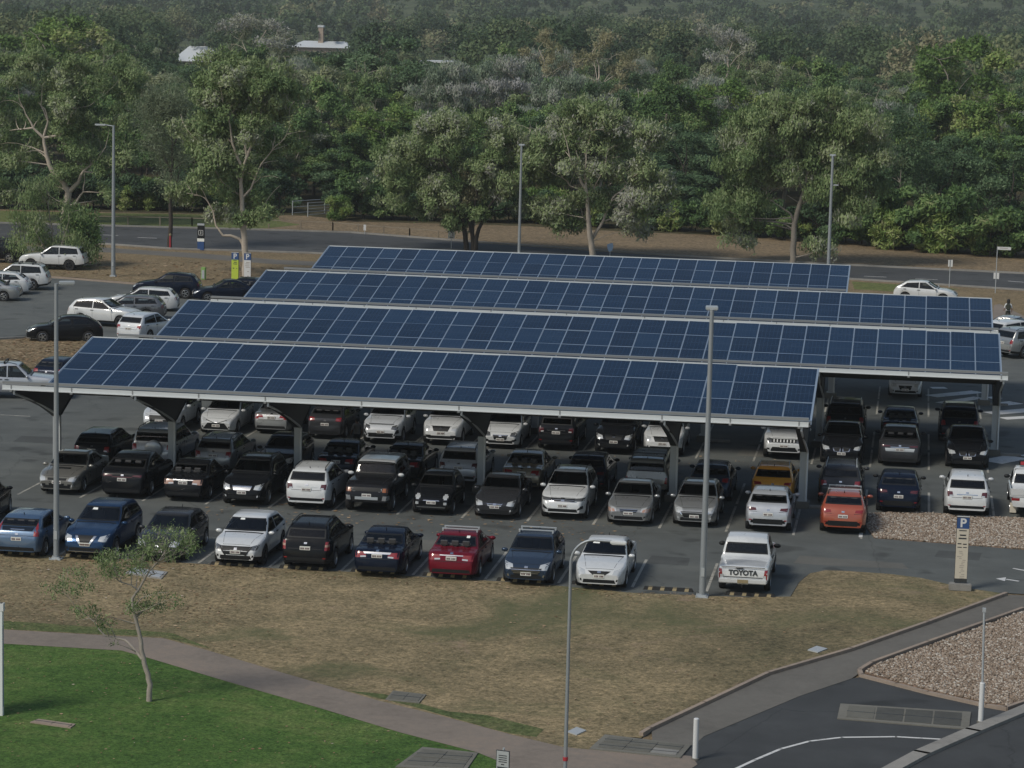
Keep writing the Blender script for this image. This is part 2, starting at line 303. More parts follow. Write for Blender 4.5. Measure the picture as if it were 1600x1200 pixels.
class Car:
    def __init__(s, key):
        P = MODELS[key]; s.P = P; s.L = P['L']; s.W = P['W']; L = s.L
        s.xf = L/2-P['fo']; s.xr = s.xf-P['wb']; s.R = P['R']
        ps = np.array([p[0] for p in P['prof']])*L-L/2; pz = np.array([p[1] for p in P['prof']])
        def top(x):
            k = np.array([-.05, -.025, 0, .025, .05])
            return float(np.mean(np.interp(np.clip(x+k, -L/2, L/2), ps, pz)))
        s.top = top
        s.X = lambda f: f*L-L/2
        s.xrg, s.xrr, s.xrf, s.xc = [s.X(f) for f in P['sg']]
        s.H = pz.max(); s.parts = []; s.wins = []; s.body()
        s.details(key); s.cut(); s.cabin(key)
    def hw(s, x):
        sq = s.P.get('square', 0)
        df = s.L/2-x; dr = x+s.L/2
        f = 1-(.24-.10*sq)*max(0, 1-df/.95)**2.4-(.17-.13*sq)*max(0, 1-dr/.7)**2.6
        return s.W/2*f
    def belt(s, x):
        a, b = s.P['belt']; return float(np.interp(x, [s.xrg, s.xc], [a, b]))
    def section(s, x):
        L = s.L; t = s.top(x); hw = s.hw(x); zs = min(s.belt(x), t-.055)
        e = min(L/2-x, x+L/2); zl = s.P.get('low', .19)+.07*max(0, 1-e/.45)
        arch = 0
        for xw in (s.xf, s.xr):
            Ra = s.R+.055; d = abs(x-xw)
            if d < Ra: arch = s.R+math.sqrt(Ra*Ra-d*d)*.98
        green = max(0, t-zs-.055)
        wt = hw*.90-green*.30
        if s.P.get('square') and green > .2: wt = hw*.93-green*.2
        zl2 = max(zl, arch); zm = (zl+zs)/2+.03
        pts = [(0, zl2), (hw*.80, zl2), (hw*.93, zl2+.015), (hw*.985, max(zl+.14, arch+.02)), (hw*1.0, max(zm, arch+.04)),
               (hw*.988, max(zs-.07, arch+.06)), (hw*.952, max(zs, arch+.075))]
        ze = t-.03-.05*min(1, green/.3); y1 = hw*.94; z1 = pts[-1][1]
        for k in (.25, .5, .75): pts.append((y1+(wt+.02-y1)*k+.018*min(1, green)*(1-abs(2*k-1)), z1+(ze-z1)*k if ze > z1 else z1+.004*k))
        pts += [(wt+.005, max(ze, z1+.006)), (wt-.05, max(t-.022, z1+.010)), (wt*.72, max(t-.011, z1+.012)), (wt*.48, max(t-.005, z1+.014)), (wt*.24, max(t-.001, z1+.0155)), (0, max(t, z1+.016))]
        return pts
    def body(s):
        L = s.L; xs = list(np.arange(-L/2+.2, L/2-.2, .078))
        xs = [-L/2, -L/2+.018, -L/2+.045, -L/2+.08, -L/2+.13]+xs+[L/2-.16, L/2-.11, L/2-.07, L/2-.04, L/2-.015, L/2]
        for xw in (s.xf, s.xr):
            Ra = s.R+.055
            xs += [xw-Ra-.004, xw-Ra+.004, xw-Ra+.03, xw+Ra-.03, xw+Ra-.004, xw+Ra+.004]
        for q in (s.xrg, s.xrr, s.xrf, s.xc): xs.append(q)
        xs = sorted(xs); xs = [x for i, x in enumerate(xs) if i == 0 or x-xs[i-1] > .0035]
        V = []; F = []; mi = []; secs = [s.section(x) for x in xs]; n = len(secs[0]); ring = 2*n-2
        for x, sc in zip(xs, secs):
            V += [(x, y, z) for y, z in sc]+[(x, -y, z) for y, z in reversed(sc[1:-1])]
        clad = s.P.get('clad')
        for i in range(len(xs)-1):
            for k in range(ring):
                k2 = (k+1) % ring
                F.append((i*ring+k, (i+1)*ring+k, (i+1)*ring+k2, i*ring+k2))
                kk = k if k < n-1 else ring-1-k
                xm = (xs[i]+xs[i+1])/2
                near = any(abs(xm-xw) < s.R+.13 for xw in (s.xf, s.xr)) or abs(xm) > L/2-.5
                roof = kk >= n-6 and s.xrr-.02 < xm < s.xrf+.02
                mi.append(1 if kk < (3 if clad else 1) or (clad and near and kk < 3 and abs(xm) < L/2-.3) else (2 if roof else 0))
        F += [tuple(range(ring)), tuple((len(xs)-1)*ring+k for k in reversed(range(ring)))]; mi += [0, 0]
        nb = len(V); b = MB(); b.V = [Vector(v) for v in V]; b.F = F
        lo = s.P.get('low', .19); b.box((0, 0, (lo+.66)/2+.01), (L-.7, s.W-.62, .66-lo)); mi += [1]*6
        me = mesh('car_body', b.V, b.F, [PAINT['white'], M['trim'], PAINT['white']], mi, True, 42)
        bm = bmesh.new(); bm.from_mesh(me); bmesh.ops.recalc_face_normals(bm, faces=bm.faces[:]); bm.to_mesh(me); bm.free()
        me.update(); s.bodymesh = me
        s.bvh = BVHTree.FromPolygons([Vector(v) for v in V], F[:len(F)-6])
    def decal(s, q, view, n=8, m_=5, off=.007, depth=.02):
        """a thin shaped piece laid on the body; view f/r/l/R; q in (y,z) or (x,z)"""
        g = quadgrid(q, n, m_); V = []; L = s.L
        D = {'f': Vector((-1, 0, 0)), 'r': Vector((1, 0, 0)), 'l': Vector((0, -1, 0)), 'R': Vector((0, 1, 0)), 't': Vector((0, 0, -1))}[view]
        for row in g:
            for a, b in row:
                o = {'f': Vector((L, a, b)), 'r': Vector((-L, a, b)), 'l': Vector((a, 3, b)), 'R': Vector((a, -3, b)), 't': Vector((a, b, 4))}[view]
                h = s.bvh.ray_cast(o, D)
                p, nn = h[0], h[1]
                bad = p is None or (view == 'f' and p.x < 0) or (view == 'r' and p.x > s.xrf) or (view == 'l' and p.y < .2) or (view == 'R' and p.y > -.2)
                if bad:
                    st = {'f': Vector((L/2, a, b)), 'r': Vector((-L/2, a, b)), 'l': Vector((a, s.W/2, b)), 'R': Vector((a, -s.W/2, b)), 't': Vector((a, b, 1))}[view]
                    h = s.bvh.find_nearest(st); p = h[0]
                V.append(p-D*off)
        w = n+1; F = []; nv = len(V)
        V2 = [v+D*(depth+off) for v in V]
        flip = view in ('r', 'R') if False else None
        for j in range(m_):
            for i in range(n): F.append((j*w+i, j*w+i+1, (j+1)*w+i+1, (j+1)*w+i))
        edge = [i for i in range(w)]+[j*w+n for j in range(1, m_+1)]+[m_*w+i for i in range(n-1, -1, -1)]+[j*w for j in range(m_-1, 0, -1)]
        for i in range(len(edge)):
            a, b = edge[i], edge[(i+1) % len(edge)]; F.append((b, a, a+nv, b+nv))
        return V+V2, F
    def part(s, name, qs, view, mat_, **k):
        V = []; F = []
        for q in (qs if isinstance(qs[0][0], (list, tuple)) else [qs]):
            v, f = s.decal(q, view, **k); o = len(V); V += v; F += [tuple(i+o for i in ff) for ff in f]
        me = mesh(name, V, F, M.get(mat_) or M['trim'], smooth=True, sharp=40)
        bm = bmesh.new(); bm.from_mesh(me); bmesh.ops.recalc_face_normals(bm, faces=bm.faces[:]); bm.to_mesh(me); bm.free()
        s.parts.append((name, me, None)); return me
    def window(s, name, q, view):
        """a pane over a real opening, with a black printed edge"""
        s.wins.append((q, view))
        a, b, c, d = [np.array(p, float) for p in q]; cen = (a+b+c+d)/4
        o = [p+(p-cen)/np.linalg.norm(p-cen)*.018 for p in (a, b, c, d)]
        wid = np.linalg.norm(o[1]-o[0]); hei = np.linalg.norm(o[3]-o[0]); fu = .045/max(wid, .3); fv = .045/max(hei, .2)
        us = [0, fu]+list(np.linspace(fu, 1-fu, 11))[1:-1]+[1-fu, 1]; vs_ = [0, fv]+list(np.linspace(fv, 1-fv, 6))[1:-1]+[1-fv, 1]
        V = []; L = s.L
        D = {'f': Vector((-1, 0, 0)), 'r': Vector((1, 0, 0)), 'l': Vector((0, -1, 0)), 'R': Vector((0, 1, 0))}[view]
        for v in vs_:
            for u in us:
                p2 = (1-v)*((1-u)*o[0]+u*o[1])+v*((1-u)*o[3]+u*o[2]); x_, z_ = p2
                src = {'f': Vector((L, x_, z_)), 'r': Vector((-L, x_, z_)), 'l': Vector((x_, 3, z_)), 'R': Vector((x_, -3, z_))}[view]
                h = s.bvh.ray_cast(src, D); p = h[0]
                if p is None or (view == 'l' and p.y < .2) or (view == 'R' and p.y > -.2):
                    st = {'f': Vector((s.xc, x_, z_)), 'r': Vector((s.xrg, x_, z_)), 'l': Vector((x_, s.W/2, z_)), 'R': Vector((x_, -s.W/2, z_))}[view]; p = s.bvh.find_nearest(st)[0]
                V.append(p-D*.006)
        w = len(us); F = []; mi = []
        for j in range(len(vs_)-1):
            for i in range(w-1):
                F.append((j*w+i, j*w+i+1, (j+1)*w+i+1, (j+1)*w+i)); mi.append(1 if j in (0, len(vs_)-2) or i in (0, w-2) else 0)
        rear = view == 'r' or (view in 'lR' and max(p[0] for p in q) < (s.xc+s.xrg)/2+.2 and s.P.get('clad'))
        i_ = F[len(F)//2]; nrm = (V[i_[1]]-V[i_[0]]).cross(V[i_[3]]-V[i_[0]])
        if nrm.dot(D) > 0: F = [tuple(reversed(f)) for f in F]
        me = mesh(name, V, F, [M['pane_dark' if rear else 'pane'], M['trim']], mi, True)
        s.parts.append((name, me, None)); return me
    def cut(s):
        bm = bmesh.new(); bm.from_mesh(s.bodymesh)
        def ok(f, view, bb):
            c = f.calc_center_median(); n_ = f.normal; a = c.y if view in 'fr' else c.x
            if not (bb[0]-.12 < a < bb[1]+.12 and bb[2]-.12 < c.z < bb[3]+.12): return False
            if view == 'f': return c.x > s.xrf-.3 and n_.x > .12
            if view == 'r': return c.x < s.xrr+.3 and n_.x < -.12
            return (c.y > .2 and n_.y > .3) if view == 'l' else (c.y < -.2 and n_.y < -.3)
        for q, view in s.wins:
            bb = (min(p[0] for p in q), max(p[0] for p in q), min(p[1] for p in q), max(p[1] for p in q))
            for i in range(4):
                p, r_ = q[i], q[(i+1) % 4]; e = Vector((r_[0]-p[0], r_[1]-p[1]))
                co = Vector((0, p[0], p[1])) if view in 'fr' else Vector((p[0], 0, p[1]))
                no = Vector((0, -e.y, e.x)) if view in 'fr' else Vector((-e.y, 0, e.x))
                fs = [f for f in bm.faces if ok(f, view, bb)]
                ge = fs+list({x for f in fs for x in f.edges})+list({x for f in fs for x in f.verts})
                bmesh.ops.bisect_plane(bm, geom=ge, dist=1e-5, plane_co=co, plane_no=no.normalized())
                bm.normal_update()
            ar = sum(q[i][0]*q[(i+1) % 4][1]-q[(i+1) % 4][0]*q[i][1] for i in range(4))
            def ins(a, z):
                for i in range(4):
                    p, r_ = q[i], q[(i+1) % 4]
                    if ((r_[0]-p[0])*(z-p[1])-(r_[1]-p[1])*(a-p[0]))*ar < 0: return False
                return True
            dl = []
            for f in bm.faces:
                if ok(f, view, bb):
                    c = f.calc_center_median()
                    if ins(c.y if view in 'fr' else c.x, c.z): dl.append(f)
            bmesh.ops.delete(bm, geom=dl, context='FACES')
        bm.to_mesh(s.bodymesh); bm.free(); s.bodymesh.set_sharp_from_angle(angle=R(42)); s.bodymesh.update()
    def cabin(s, key):
        h0 = .66; hr = s.H
        def seat(x, y, w_, nm, head=True, n=1):
            b = MB(); zc = h0+.04; b.box((x, y, zc+.02), (.50, w_, .14)); hb = min(.62, hr-.30-zc)
            b.box((x-.30, y, zc+hb/2), (.13, w_*.92, hb), ry=-.28)
            for k in range(n):
                yy = y+(k-(n-1)/2)*w_/n
                if head: b.box((x-.30-.17, yy, zc+hb+.04), (.09, .25, .17), ry=-.2); b.box((x-.45, yy, zc+hb-.05), (.03, .12, .12))
            me = mesh(nm, b.V, b.F, M['seat_cloth'])
            q = bmesh.new(); q.from_mesh(me); bmesh.ops.bevel(q, geom=q.edges[:], offset=.025, segments=1, affect='EDGES', clamp_overlap=True); q.to_mesh(me); q.free()
            s.parts.append((nm, me, '#seat'))
        xs_ = s.xc-(.92 if 'ute' in key and key != 'coupe_suv' else 1.05); yo = s.W*.205
        seat(xs_, yo, .50, 'front_seat'); seat(xs_, -yo, .50, 'front_seat')
        if key not in ('mini', 'ute', 'canopy_ute'): seat(xs_-.88, 0, s.W*.66, 'rear_seat', True, 3 if key != 'ute' else 2)
        b = MB(); b.box((s.xc-.20, 0, s.belt(s.xc)-.13), (.46, s.W*.74, .22)); b.box((s.xc-.30, -yo, s.belt(s.xc)-.01), (.18, .36, .07))
        s.parts.append(('dashboard', mesh('dashboard', b.V, b.F, M['trim']), None))
        b = MB(); cx_, cz = s.xc-.52, s.belt(s.xc)-.03; pts = [(cx_+.08*math.sin(t), -yo+.185*math.cos(t), cz+.16*math.sin(t)) for t in np.linspace(0, 2*math.pi, 17)]
        b.tube(pts, .018, 6, cap=False); b.box((cx_, -yo, cz), (.05, .30, .05)); s.parts.append(('steering_wheel', mesh('steering_wheel', b.V, b.F, M['trim']), None))
    def details(s, key):
        P = s.P; L = s.L; W = s.W
        wt = lambda x: s.section(x)[-6][0]
        sy = lambda x: s.section(x)[6][0]
        # screens
        zc, zr = s.top(s.xc), s.top(s.xrf)
        a, b = sy(s.xc)*.90, wt(s.xrf)*.93
        s.window('windscreen', [(-a, zc+.035), (a, zc+.035), (b, zr-.045), (-b, zr-.045)], 'f')
        zg, zq = s.top(s.xrg), s.top(s.xrr)
        a, b = sy(s.xrg)*.86, wt(s.xrr)*.90
        s.window('rear_window', [(-a, zg+.035), (a, zg+.035), (b, zq-.05), (-b, zq-.05)], 'r')
        xB = (s.xc+s.xrg)/2+.12*(1 if key != 'ute' else 0)
        if key in ('ute', 'canopy_ute'): xB = s.X(.455)
        zt = s.H-.125; zbA = s.belt(s.xc)+.045; zbB = s.belt(xB)+.04
        xA0 = s.xc-.16; xA1 = s.xrf-.08
        xr0 = max(s.xrg+.30, -L/2+.45); zbC = s.belt(xr0)+.045; xr1 = max(s.xrr+.16, xr0+.12)
        zrt = min(zt, s.top(xr1)-.13)
        if key == 'ute': xr0 = s.xrg+.16; xr1 = s.xrr+.12
        if key == 'canopy_ute': xr0 = s.X(.34); xr1 = xr0+.06
        for v in 'lR':
            s.window('side_window', [(xB+.045, zbB), (xA0, zbA), (xA1, zt), (xB+.045, zt)], v)
            if key != 'mini':
                s.window('side_window', [(xr0, zbC), (xB-.045, zbB), (xB-.045, zt), (xr1, zrt)], v)
            if key in ('suv', 'wagon', 'bigsuv') and xr0-(-L/2) > .5:
                x1 = xr0-.06; x0 = max(-L/2+.22, s.xrg+.12)
                s.window('side_window', [(x0+.05, zbC), (x1, zbC), (x1+.04, zrt), (x0+.28, zrt-.02)], v)
            if key == 'canopy_ute':
                s.window('side_window', [(s.X(.05), 1.22), (s.X(.30), 1.22), (s.X(.30), 1.6), (s.X(.07), 1.58)], v)
            hx = [xB-.02, xr0+.25] if key != 'mini' else [xB-.05]
            for x in hx:
                z = s.belt(x)-.10; s.part('door_handle', [(x-.1, z), (x+.1, z), (x+.1, z+.035), (x-.1, z+.035)], v, 'trim', n=2, m_=1, off=.025)
            zs = [(xB, .34), (xB+.02, s.belt(xB)), ]
            q = [[(xB-.006, .34), (xB+.006, .34), (xB+.006, zbB), (xB-.006, zbB)], [(xA0+.12, .36), (xA0+.135, .36), (xA0+.06, zbA-.06), (xA0+.045, zbA-.06)]]
            if key != 'mini': q.append([(xr0+.16, .6), (xr0+.172, .6), (xr0+.03, zbC), (xr0+.018, zbC)])
            q.append([(s.xr+s.R+.1, .27), (s.xf-s.R-.1, .27), (s.xf-s.R-.1, .30), (s.xr+s.R+.1, .30)])
            s.part('door_seam', q, v, 'trim', n=3, m_=6, off=.002)
        # front
        i, o, z0, z1 = P['hl']; h = W/2
        for sg in (-1, 1):
            if P.get('roundl') or key == 'boxy':
                yc = h*(i+o)/2; r = h*(o-i)/2*1.05; zc_ = (z0+z1)/2
                V = []; F = []
                v, f = s.decal([(sg*(yc-r*.8), zc_-r*.8), (sg*(yc+r*.8), zc_-r*.8), (sg*(yc+r*.8), zc_+r*.8), (sg*(yc-r*.8), zc_+r*.8)], 'f', n=4, m_=4)
                s.part('headlight', [[(sg*(yc-r), zc_-r*.45), (sg*(yc+r), zc_-r*.45), (sg*(yc+r), zc_+r*.45), (sg*(yc-r), zc_+r*.45)],
                                     [(sg*(yc-r*.6), zc_-r*.9), (sg*(yc+r*.6), zc_-r*.9), (sg*(yc+r*.6), zc_+r*.9), (sg*(yc-r*.6), zc_+r*.9)]], 'f', 'headlight', n=4, m_=4)
                if key == 'boxy': s.part('indicator', [(sg*h*.66, z0), (sg*h*.88, z0), (sg*h*.88, z1-.03), (sg*h*.66, z1-.03)], 'f', 'amber', n=3, m_=2)
            else:
                s.part('headlight', [(sg*h*i, z0+.02), (sg*h*(o-.08), z0-.01), (sg*h*o, z1+.05), (sg*h*(i+.05), z1-.02)], 'f', '#hl', n=6, m_=4)
        g, z0g, z1g = P['gr']
        s.part('grille', [(-h*g*.78, z0g), (h*g*.78, z0g), (h*g, z1g), (-h*g, z1g)], 'f', '#gr', n=6, m_=4, off=.009)
        s.part('grille_bar', [[(-h*g*.9, z1g-.012), (h*g*.9, z1g-.012), (h*g, z1g+.014), (-h*g, z1g+.014)],
                              [(-h*g*.84, (z0g+z1g)/2-.012), (h*g*.84, (z0g+z1g)/2-.012), (h*g*.86, (z0g+z1g)/2+.012), (-h*g*.86, (z0g+z1g)/2+.012)]], 'f', 'chrome', n=6, m_=1, off=.016)
        s.part('badge', [(-.06, z1g-.085), (.06, z1g-.085), (.06, z1g-.005), (-.06, z1g-.005)], 'f', 'chrome', n=2, m_=2, off=.022)
        zi = P.get('low', .19)+.11
        s.part('lower_intake', [(-h*.62, zi), (h*.66, zi), (h*.60, zi+.12), (-h*.60, zi+.12)], 'f', 'trim', n=6, m_=2)
        for sg in (-1, 1):
            s.part('fog_lamp', [(sg*h*.66, zi+.06), (sg*h*.78, zi+.08), (sg*h*.80, zi+.15), (sg*h*.68, zi+.14)], 'f', '#fog', n=2, m_=2)
        s.plate('f', min(z0g, zi+.24)+.0)
        # rear
        i, o, z0, z1 = P['tl']
        for sg in (-1, 1):
            s.part('taillight', [(sg*h*i, z0+.03), (sg*h*o, z0), (sg*h*min(o+.02, .97), z1), (sg*h*(i+.04), z1-.02)], 'r', '#tl', n=5, m_=4)
            if key in ('sedan', 'ute', 'wagon', 'suv'): s.part('reverse_lamp', [(sg*h*(i+.02), z0+.03), (sg*h*(i+(o-i)*.55), z0+.02), (sg*h*(i+(o-i)*.55), z0+.07), (sg*h*(i+.02), z0+.08)], 'r', 'headlight', n=2, m_=1, off=.012)
        pr = P['plate_r']; s.plate('r', pr)
        s.part('trim_strip', [(-.42, pr+.085), (.42, pr+.085), (.42, pr+.115), (-.42, pr+.115)], 'r', '#strip', n=6, m_=1, off=.012)
        s.part('tailgate_seam', [[(-h*.80, z0-.03), (h*.80, z0-.03), (h*.80, z0-.016), (-h*.80, z0-.016)]], 'r', 'trim', n=8, m_=1, off=.003)
        s.part('rear_bumper_insert', [(-h*.78, .30), (h*.78, .30), (h*.72, .42 if not P.get('clad') else .52), (-h*.72, .42 if not P.get('clad') else .52)], 'r', 'trim', n=8, m_=2)
        s.part('rear_badge', [(-.055, pr+.14), (.055, pr+.14), (.055, pr+.20), (-.055, pr+.20)], 'r', 'chrome', n=2, m_=2, off=.01)
        if P.get('clad'):
            for sg in (-1, 1): s.part('reflector', [(sg*h*.70, .50), (sg*h*.84, .50), (sg*h*.84, .54), (sg*h*.70, .54)], 'r', 'tail', n=2, m_=1, off=.014)
        # bonnet and boot gaps, dark cowl strip
        xn = L/2-.20; ln = []
        for sg in (-1, 1):
            y0, y1 = sg*sy(s.xc)*.80, sg*s.hw(xn)*.62
            ln.append([(xn, y1-.006), (s.xc+.02, y0-.006), (s.xc+.02, y0+.006), (xn, y1+.006)])
        ln.append([(xn-.006, -s.hw(xn)*.62), (xn-.006, s.hw(xn)*.62), (xn+.006, s.hw(xn)*.62), (xn+.006, -s.hw(xn)*.62)])
        s.part('bonnet_seam', ln, 't', 'trim', n=8, m_=1, off=.002)
        yc_ = sy(s.xc)*.84; s.part('cowl_strip', [(s.xc-.02, -yc_), (s.xc-.02, yc_), (s.xc+.055, yc_*.97), (s.xc+.055, -yc_*.97)], 't', 'trim', n=8, m_=1, off=.006)
        for sg in (-1, 1):
            pass
        # mirrors
        for sg in (-1, 1):
            bm = bmesh.new(); bmesh.ops.create_icosphere(bm, subdivisions=2, radius=1)
            k = 1.1 if P.get('square') else 1
            for v in bm.verts:
                v.co = Vector((s.xc-.14+v.co.x*.07, sg*(sy(s.xc)+.12)+v.co.y*.12*k, s.belt(s.xc)+.10+v.co.z*.075*k))
            me = bpy.data.meshes.new('mirror'); bm.to_mesh(me); bm.free(); me.materials.append(PAINT['white']); me.polygons.foreach_set('use_smooth', [True]*len(me.polygons))
            s.parts.append(('mirror', me, '#mirror'))
        # roof rails, aerial, wiper
        for sg in (-1, 1):
            b = MB(); pts = []
            for t in np.linspace(0, 1, 9):
                x = s.xrr+.05+(s.xrf-s.xrr-.12)*t; pts.append((x, sg*(wt(x)-.075), s.top(x)+(.045 if 0 < t < 1 else .0)))
            b.tube(pts, .017, 6)
            s.parts.append(('roof_rail', mesh('roof_rail', b.V, b.F, M['trim'], smooth=True), '#rail'))
        b = MB()
        for t in (.3, .75):
            x = s.xrr+(s.xrf-s.xrr)*t; b.box((x, 0, s.top(x)+.075), (.07, 2*wt(x)-.06, .03))
            for sg in (-1, 1): b.box((x, sg*(wt(x)-.06), s.top(x)+.03), (.09, .05, .09))
        s.parts.append(('roof_rack', mesh('roof_rack', b.V, b.F, M['trim']), '#rack'))
        b = MB(); x = s.xrr+.18; b.tube([(x, 0, s.top(x)-.01), (x-.05, 0, s.top(x)+.09)], [.02, .008], 6)
        s.parts.append(('aerial', mesh('aerial', b.V, b.F, M['trim']), None))
    def plate(s, v, z):
        for nm, q, mt_, of in (('number_plate', [(-.186, z-.062), (.186, z-.062), (.186, z+.062), (-.186, z+.062)], '#plate', .016),):
            V, F = s.decal(q, v, n=2, m_=1, off=of)
            xm = max(p.x for p in V[:6]) if v == 'f' else min(p.x for p in V[:6])
            for p in V[:6]: p.x = xm
            nmat = len(F); sgn = 1 if v == 'f' else -1; bb = MB()
            for q_ in (-.135, -.085, -.035, .045, .095, .14): bb.box((xm+sgn*.004, q_, z-.005), (.006, .032, .062))
            o_ = len(V); V = V+bb.V; F = F+[tuple(i+o_ for i in f_) for f_ in bb.F]
            me = mesh(nm, V, F, [M['plate'], M['plate_ink']], [0]*nmat+[1]*len(bb.F))
            bm = bmesh.new(); bm.from_mesh(me); bmesh.ops.recalc_face_normals(bm, faces=bm.faces[:]); bm.to_mesh(me); bm.free()
            s.parts.append((nm, me, '#plate'))
_wheels = {}
def wheel_meshes(spokes=5):
    if spokes in _wheels: return _wheels[spokes]
    V = []; F = []; n = 28; prof = [(.66, -.30), (.80, -.32), (.95, -.30), (1.0, -.2), (1.0, .2), (.95, .30), (.80, .32), (.66, .30)]
    for r, y in prof:
        for k in range(n): q = 2*math.pi*k/n; V.append((r*math.cos(q), y, r*math.sin(q)))
    m_ = len(prof)
    for i in range(m_):
        for k in range(n): F.append((i*n+k, i*n+(k+1) % n, ((i+1) % m_)*n+(k+1) % n, ((i+1) % m_)*n+k))
    ty = mesh('tyre', V, F, M['tyre'], smooth=True, sharp=50)
    b = MB()
    for r0, r1, y0, y1 in ((.58, .67, .26, .29), ):
        pass
    V = []; F = []
    for r, y in ((.67, .27), (.60, .30), (.58, .24), (.56, .02)):
        for k in range(n): q = 2*math.pi*k/n; V.append((r*math.cos(q), y, r*math.sin(q)))
    for i in range(3):
        for k in range(n): F.append((i*n+k, (i+1)*n+k, (i+1)*n+(k+1) % n, i*n+(k+1) % n))
    b.add(V, F)
    for k in range(spokes):
        q = 2*math.pi*k/spokes
        b.box((math.cos(q)*.34, .24, math.sin(q)*.34), (.54, .07, .15), ry=-q)
    V = [(.15*math.cos(2*math.pi*k/12), .29, .15*math.sin(2*math.pi*k/12)) for k in range(12)]
    b.add(V, [tuple(range(12))])
    rim = mesh('rim', b.V, b.F, M['alloy'], smooth=True, sharp=35)
    V = [(.6*math.cos(2*math.pi*k/20), .05, .6*math.sin(2*math.pi*k/20)) for k in range(20)]
    hub = mesh('brake_disc', V, [tuple(range(20))], M['trim'])
    _wheels[spokes] = (ty, rim, hub); return _wheels[spokes]
_cars = {}
def slot(o, mt, i=0):
    s_ = o.material_slots[i]; s_.link = 'OBJECT'; s_.material = mt
def car(model, col, facing, x, y, label, cat='car', name=None, rot=0., near=None, wpos=None, heading=None, group=None, **o):
    """facing 'F' nose to the photographer, 'R' tail; (x, y) photo position of the foot of the near face"""
    if model not in _cars: _cars[model] = Car(model)
    C = _cars[model]; hl = C.L/2
    if wpos is not None: P = Vector(wpos)
    else: P = G(x, y, .16)+Vector((0, hl, 0)); P.z = 0
    rz = heading if heading is not None else R(-90 if facing == 'F' else 90)
    rz += R(rot)
    nm = name or {'sedan': 'sedan_car', 'hatch': 'hatchback_car', 'suv': 'suv_car', 'cross': 'crossover_car', 'boxy': 'boxy_suv', 'wagon': 'wagon_car', 'coupe_suv': 'coupe_suv',
                  'mini': 'city_car', 'bigsuv': 'suv_car', 'ute': 'utility_truck', 'canopy_ute': 'utility_truck'}[model]
    root = empty(nm, P, rz, label, cat, group)
    pm = PAINT[col]; b = link('body', C.bodymesh, root); slot(b, pm, 0); slot(b, PAINT[o['roof']] if 'roof' in o else pm, 2)
    if o.get('painted_sill'): slot(b, pm, 1)
    drop = set(o.get('drop', ()))
    rails = o.get('rails', C.P.get('rails', 0))
    for pn, me, key in C.parts:
        if pn in drop: continue
        if key == '#rail' and not rails: continue
        if key == '#rack' and not o.get('rack'): continue
        q = link(pn, me, root)
        if key == '#mirror': slot(q, PAINT[o['mirror']] if o.get('mirror') in PAINT else (M['trim'] if o.get('mirror') == 'trim' else pm))
        elif key == '#rail': slot(q, M['galv'] if rails == 2 else M['trim'])
        elif key == '#rack': slot(q, M['galv'] if o['rack'] == 2 else M['trim'])
        elif key == '#seat': slot(q, M[o.get('seats', 'seat_cloth')])
        elif key == '#plate': slot(q, M[o.get('plate', 'plate')])
        elif pn == 'headlight': slot(q, M['headlight' if C.P.get('roundl') else o.get('hl', 'headlight')])
        elif pn == 'grille': slot(q, M[o['gr']] if 'gr' in o else M['trim'])
        elif pn == 'fog_lamp': slot(q, M[o.get('fog', 'trim')])
        elif pn == 'taillight': slot(q, M[o.get('tl', 'tail')])
        elif pn == 'trim_strip': slot(q, M[o['strip']] if 'strip' in o else pm)
        elif pn == 'grille_bar': slot(q, M[o.get('bar', 'trim')] if o.get('bar', 'trim') in M else pm)
    ty, rim, hub = wheel_meshes(o.get('spokes', 5))
    for xw in (C.xf, C.xr):
        for sg in (-1, 1):
            wl = link('wheel', rim, root, (xw, sg*(C.W/2-.115), C.R), (0, 0, 0 if sg > 0 else math.pi))
            wl.scale = (C.R, .36, C.R); slot(wl, M[o.get('rim', 'alloy')])
            link('tyre', ty, wl); link('brake_disc', hub, wl)
    return root, C

def extra(root, C, name, quads, view, mt, off=.014, parent=None, n=6, m_=3):
    """a piece of trim of its own laid on one car"""
    V = []; F = []
    for q in (quads if isinstance(quads[0][0], (list, tuple)) else [quads]):
        v, f = C.decal(q, view, n=n, m_=m_, off=off); o = len(V); V += v; F += [tuple(i+o for i in ff) for ff in f]
    me = mesh(name, V, F, M.get(mt) or PAINT[mt], smooth=True, sharp=40)
    bm = bmesh.new(); bm.from_mesh(me); bmesh.ops.recalc_face_normals(bm, faces=bm.faces[:]); bm.to_mesh(me); bm.free()
    return link(name, me, parent or root)
def mir(q): return [q, [(-a, b) for a, b in reversed(q)]]
def sym(y0, z0, y1, z1): return [(-y0, z0), (y0, z0), (y1, z1), (-y1, z1)]
# ------------------------------------------------------------------ ground
def sheet(name, pts, z, mt, kind='structure', thick=0, label=None, cat=None):
    P = [p if len(p) > 2 else p for p in pts]
    b = MB(); b.prism([(p[0], p[1]) for p in P], z-(thick or .003), z)
    me = mesh(name, b.V, b.F, mt)
    bm = bmesh.new(); bm.from_mesh(me); bmesh.ops.triangulate(bm, faces=[f for f in bm.faces if len(f.verts) > 4]); bm.to_mesh(me); bm.free()
    return tag(link(name, me), label, cat, None, kind)
def GP(L, z=0): return [G(x, y, z) for x, y in L]
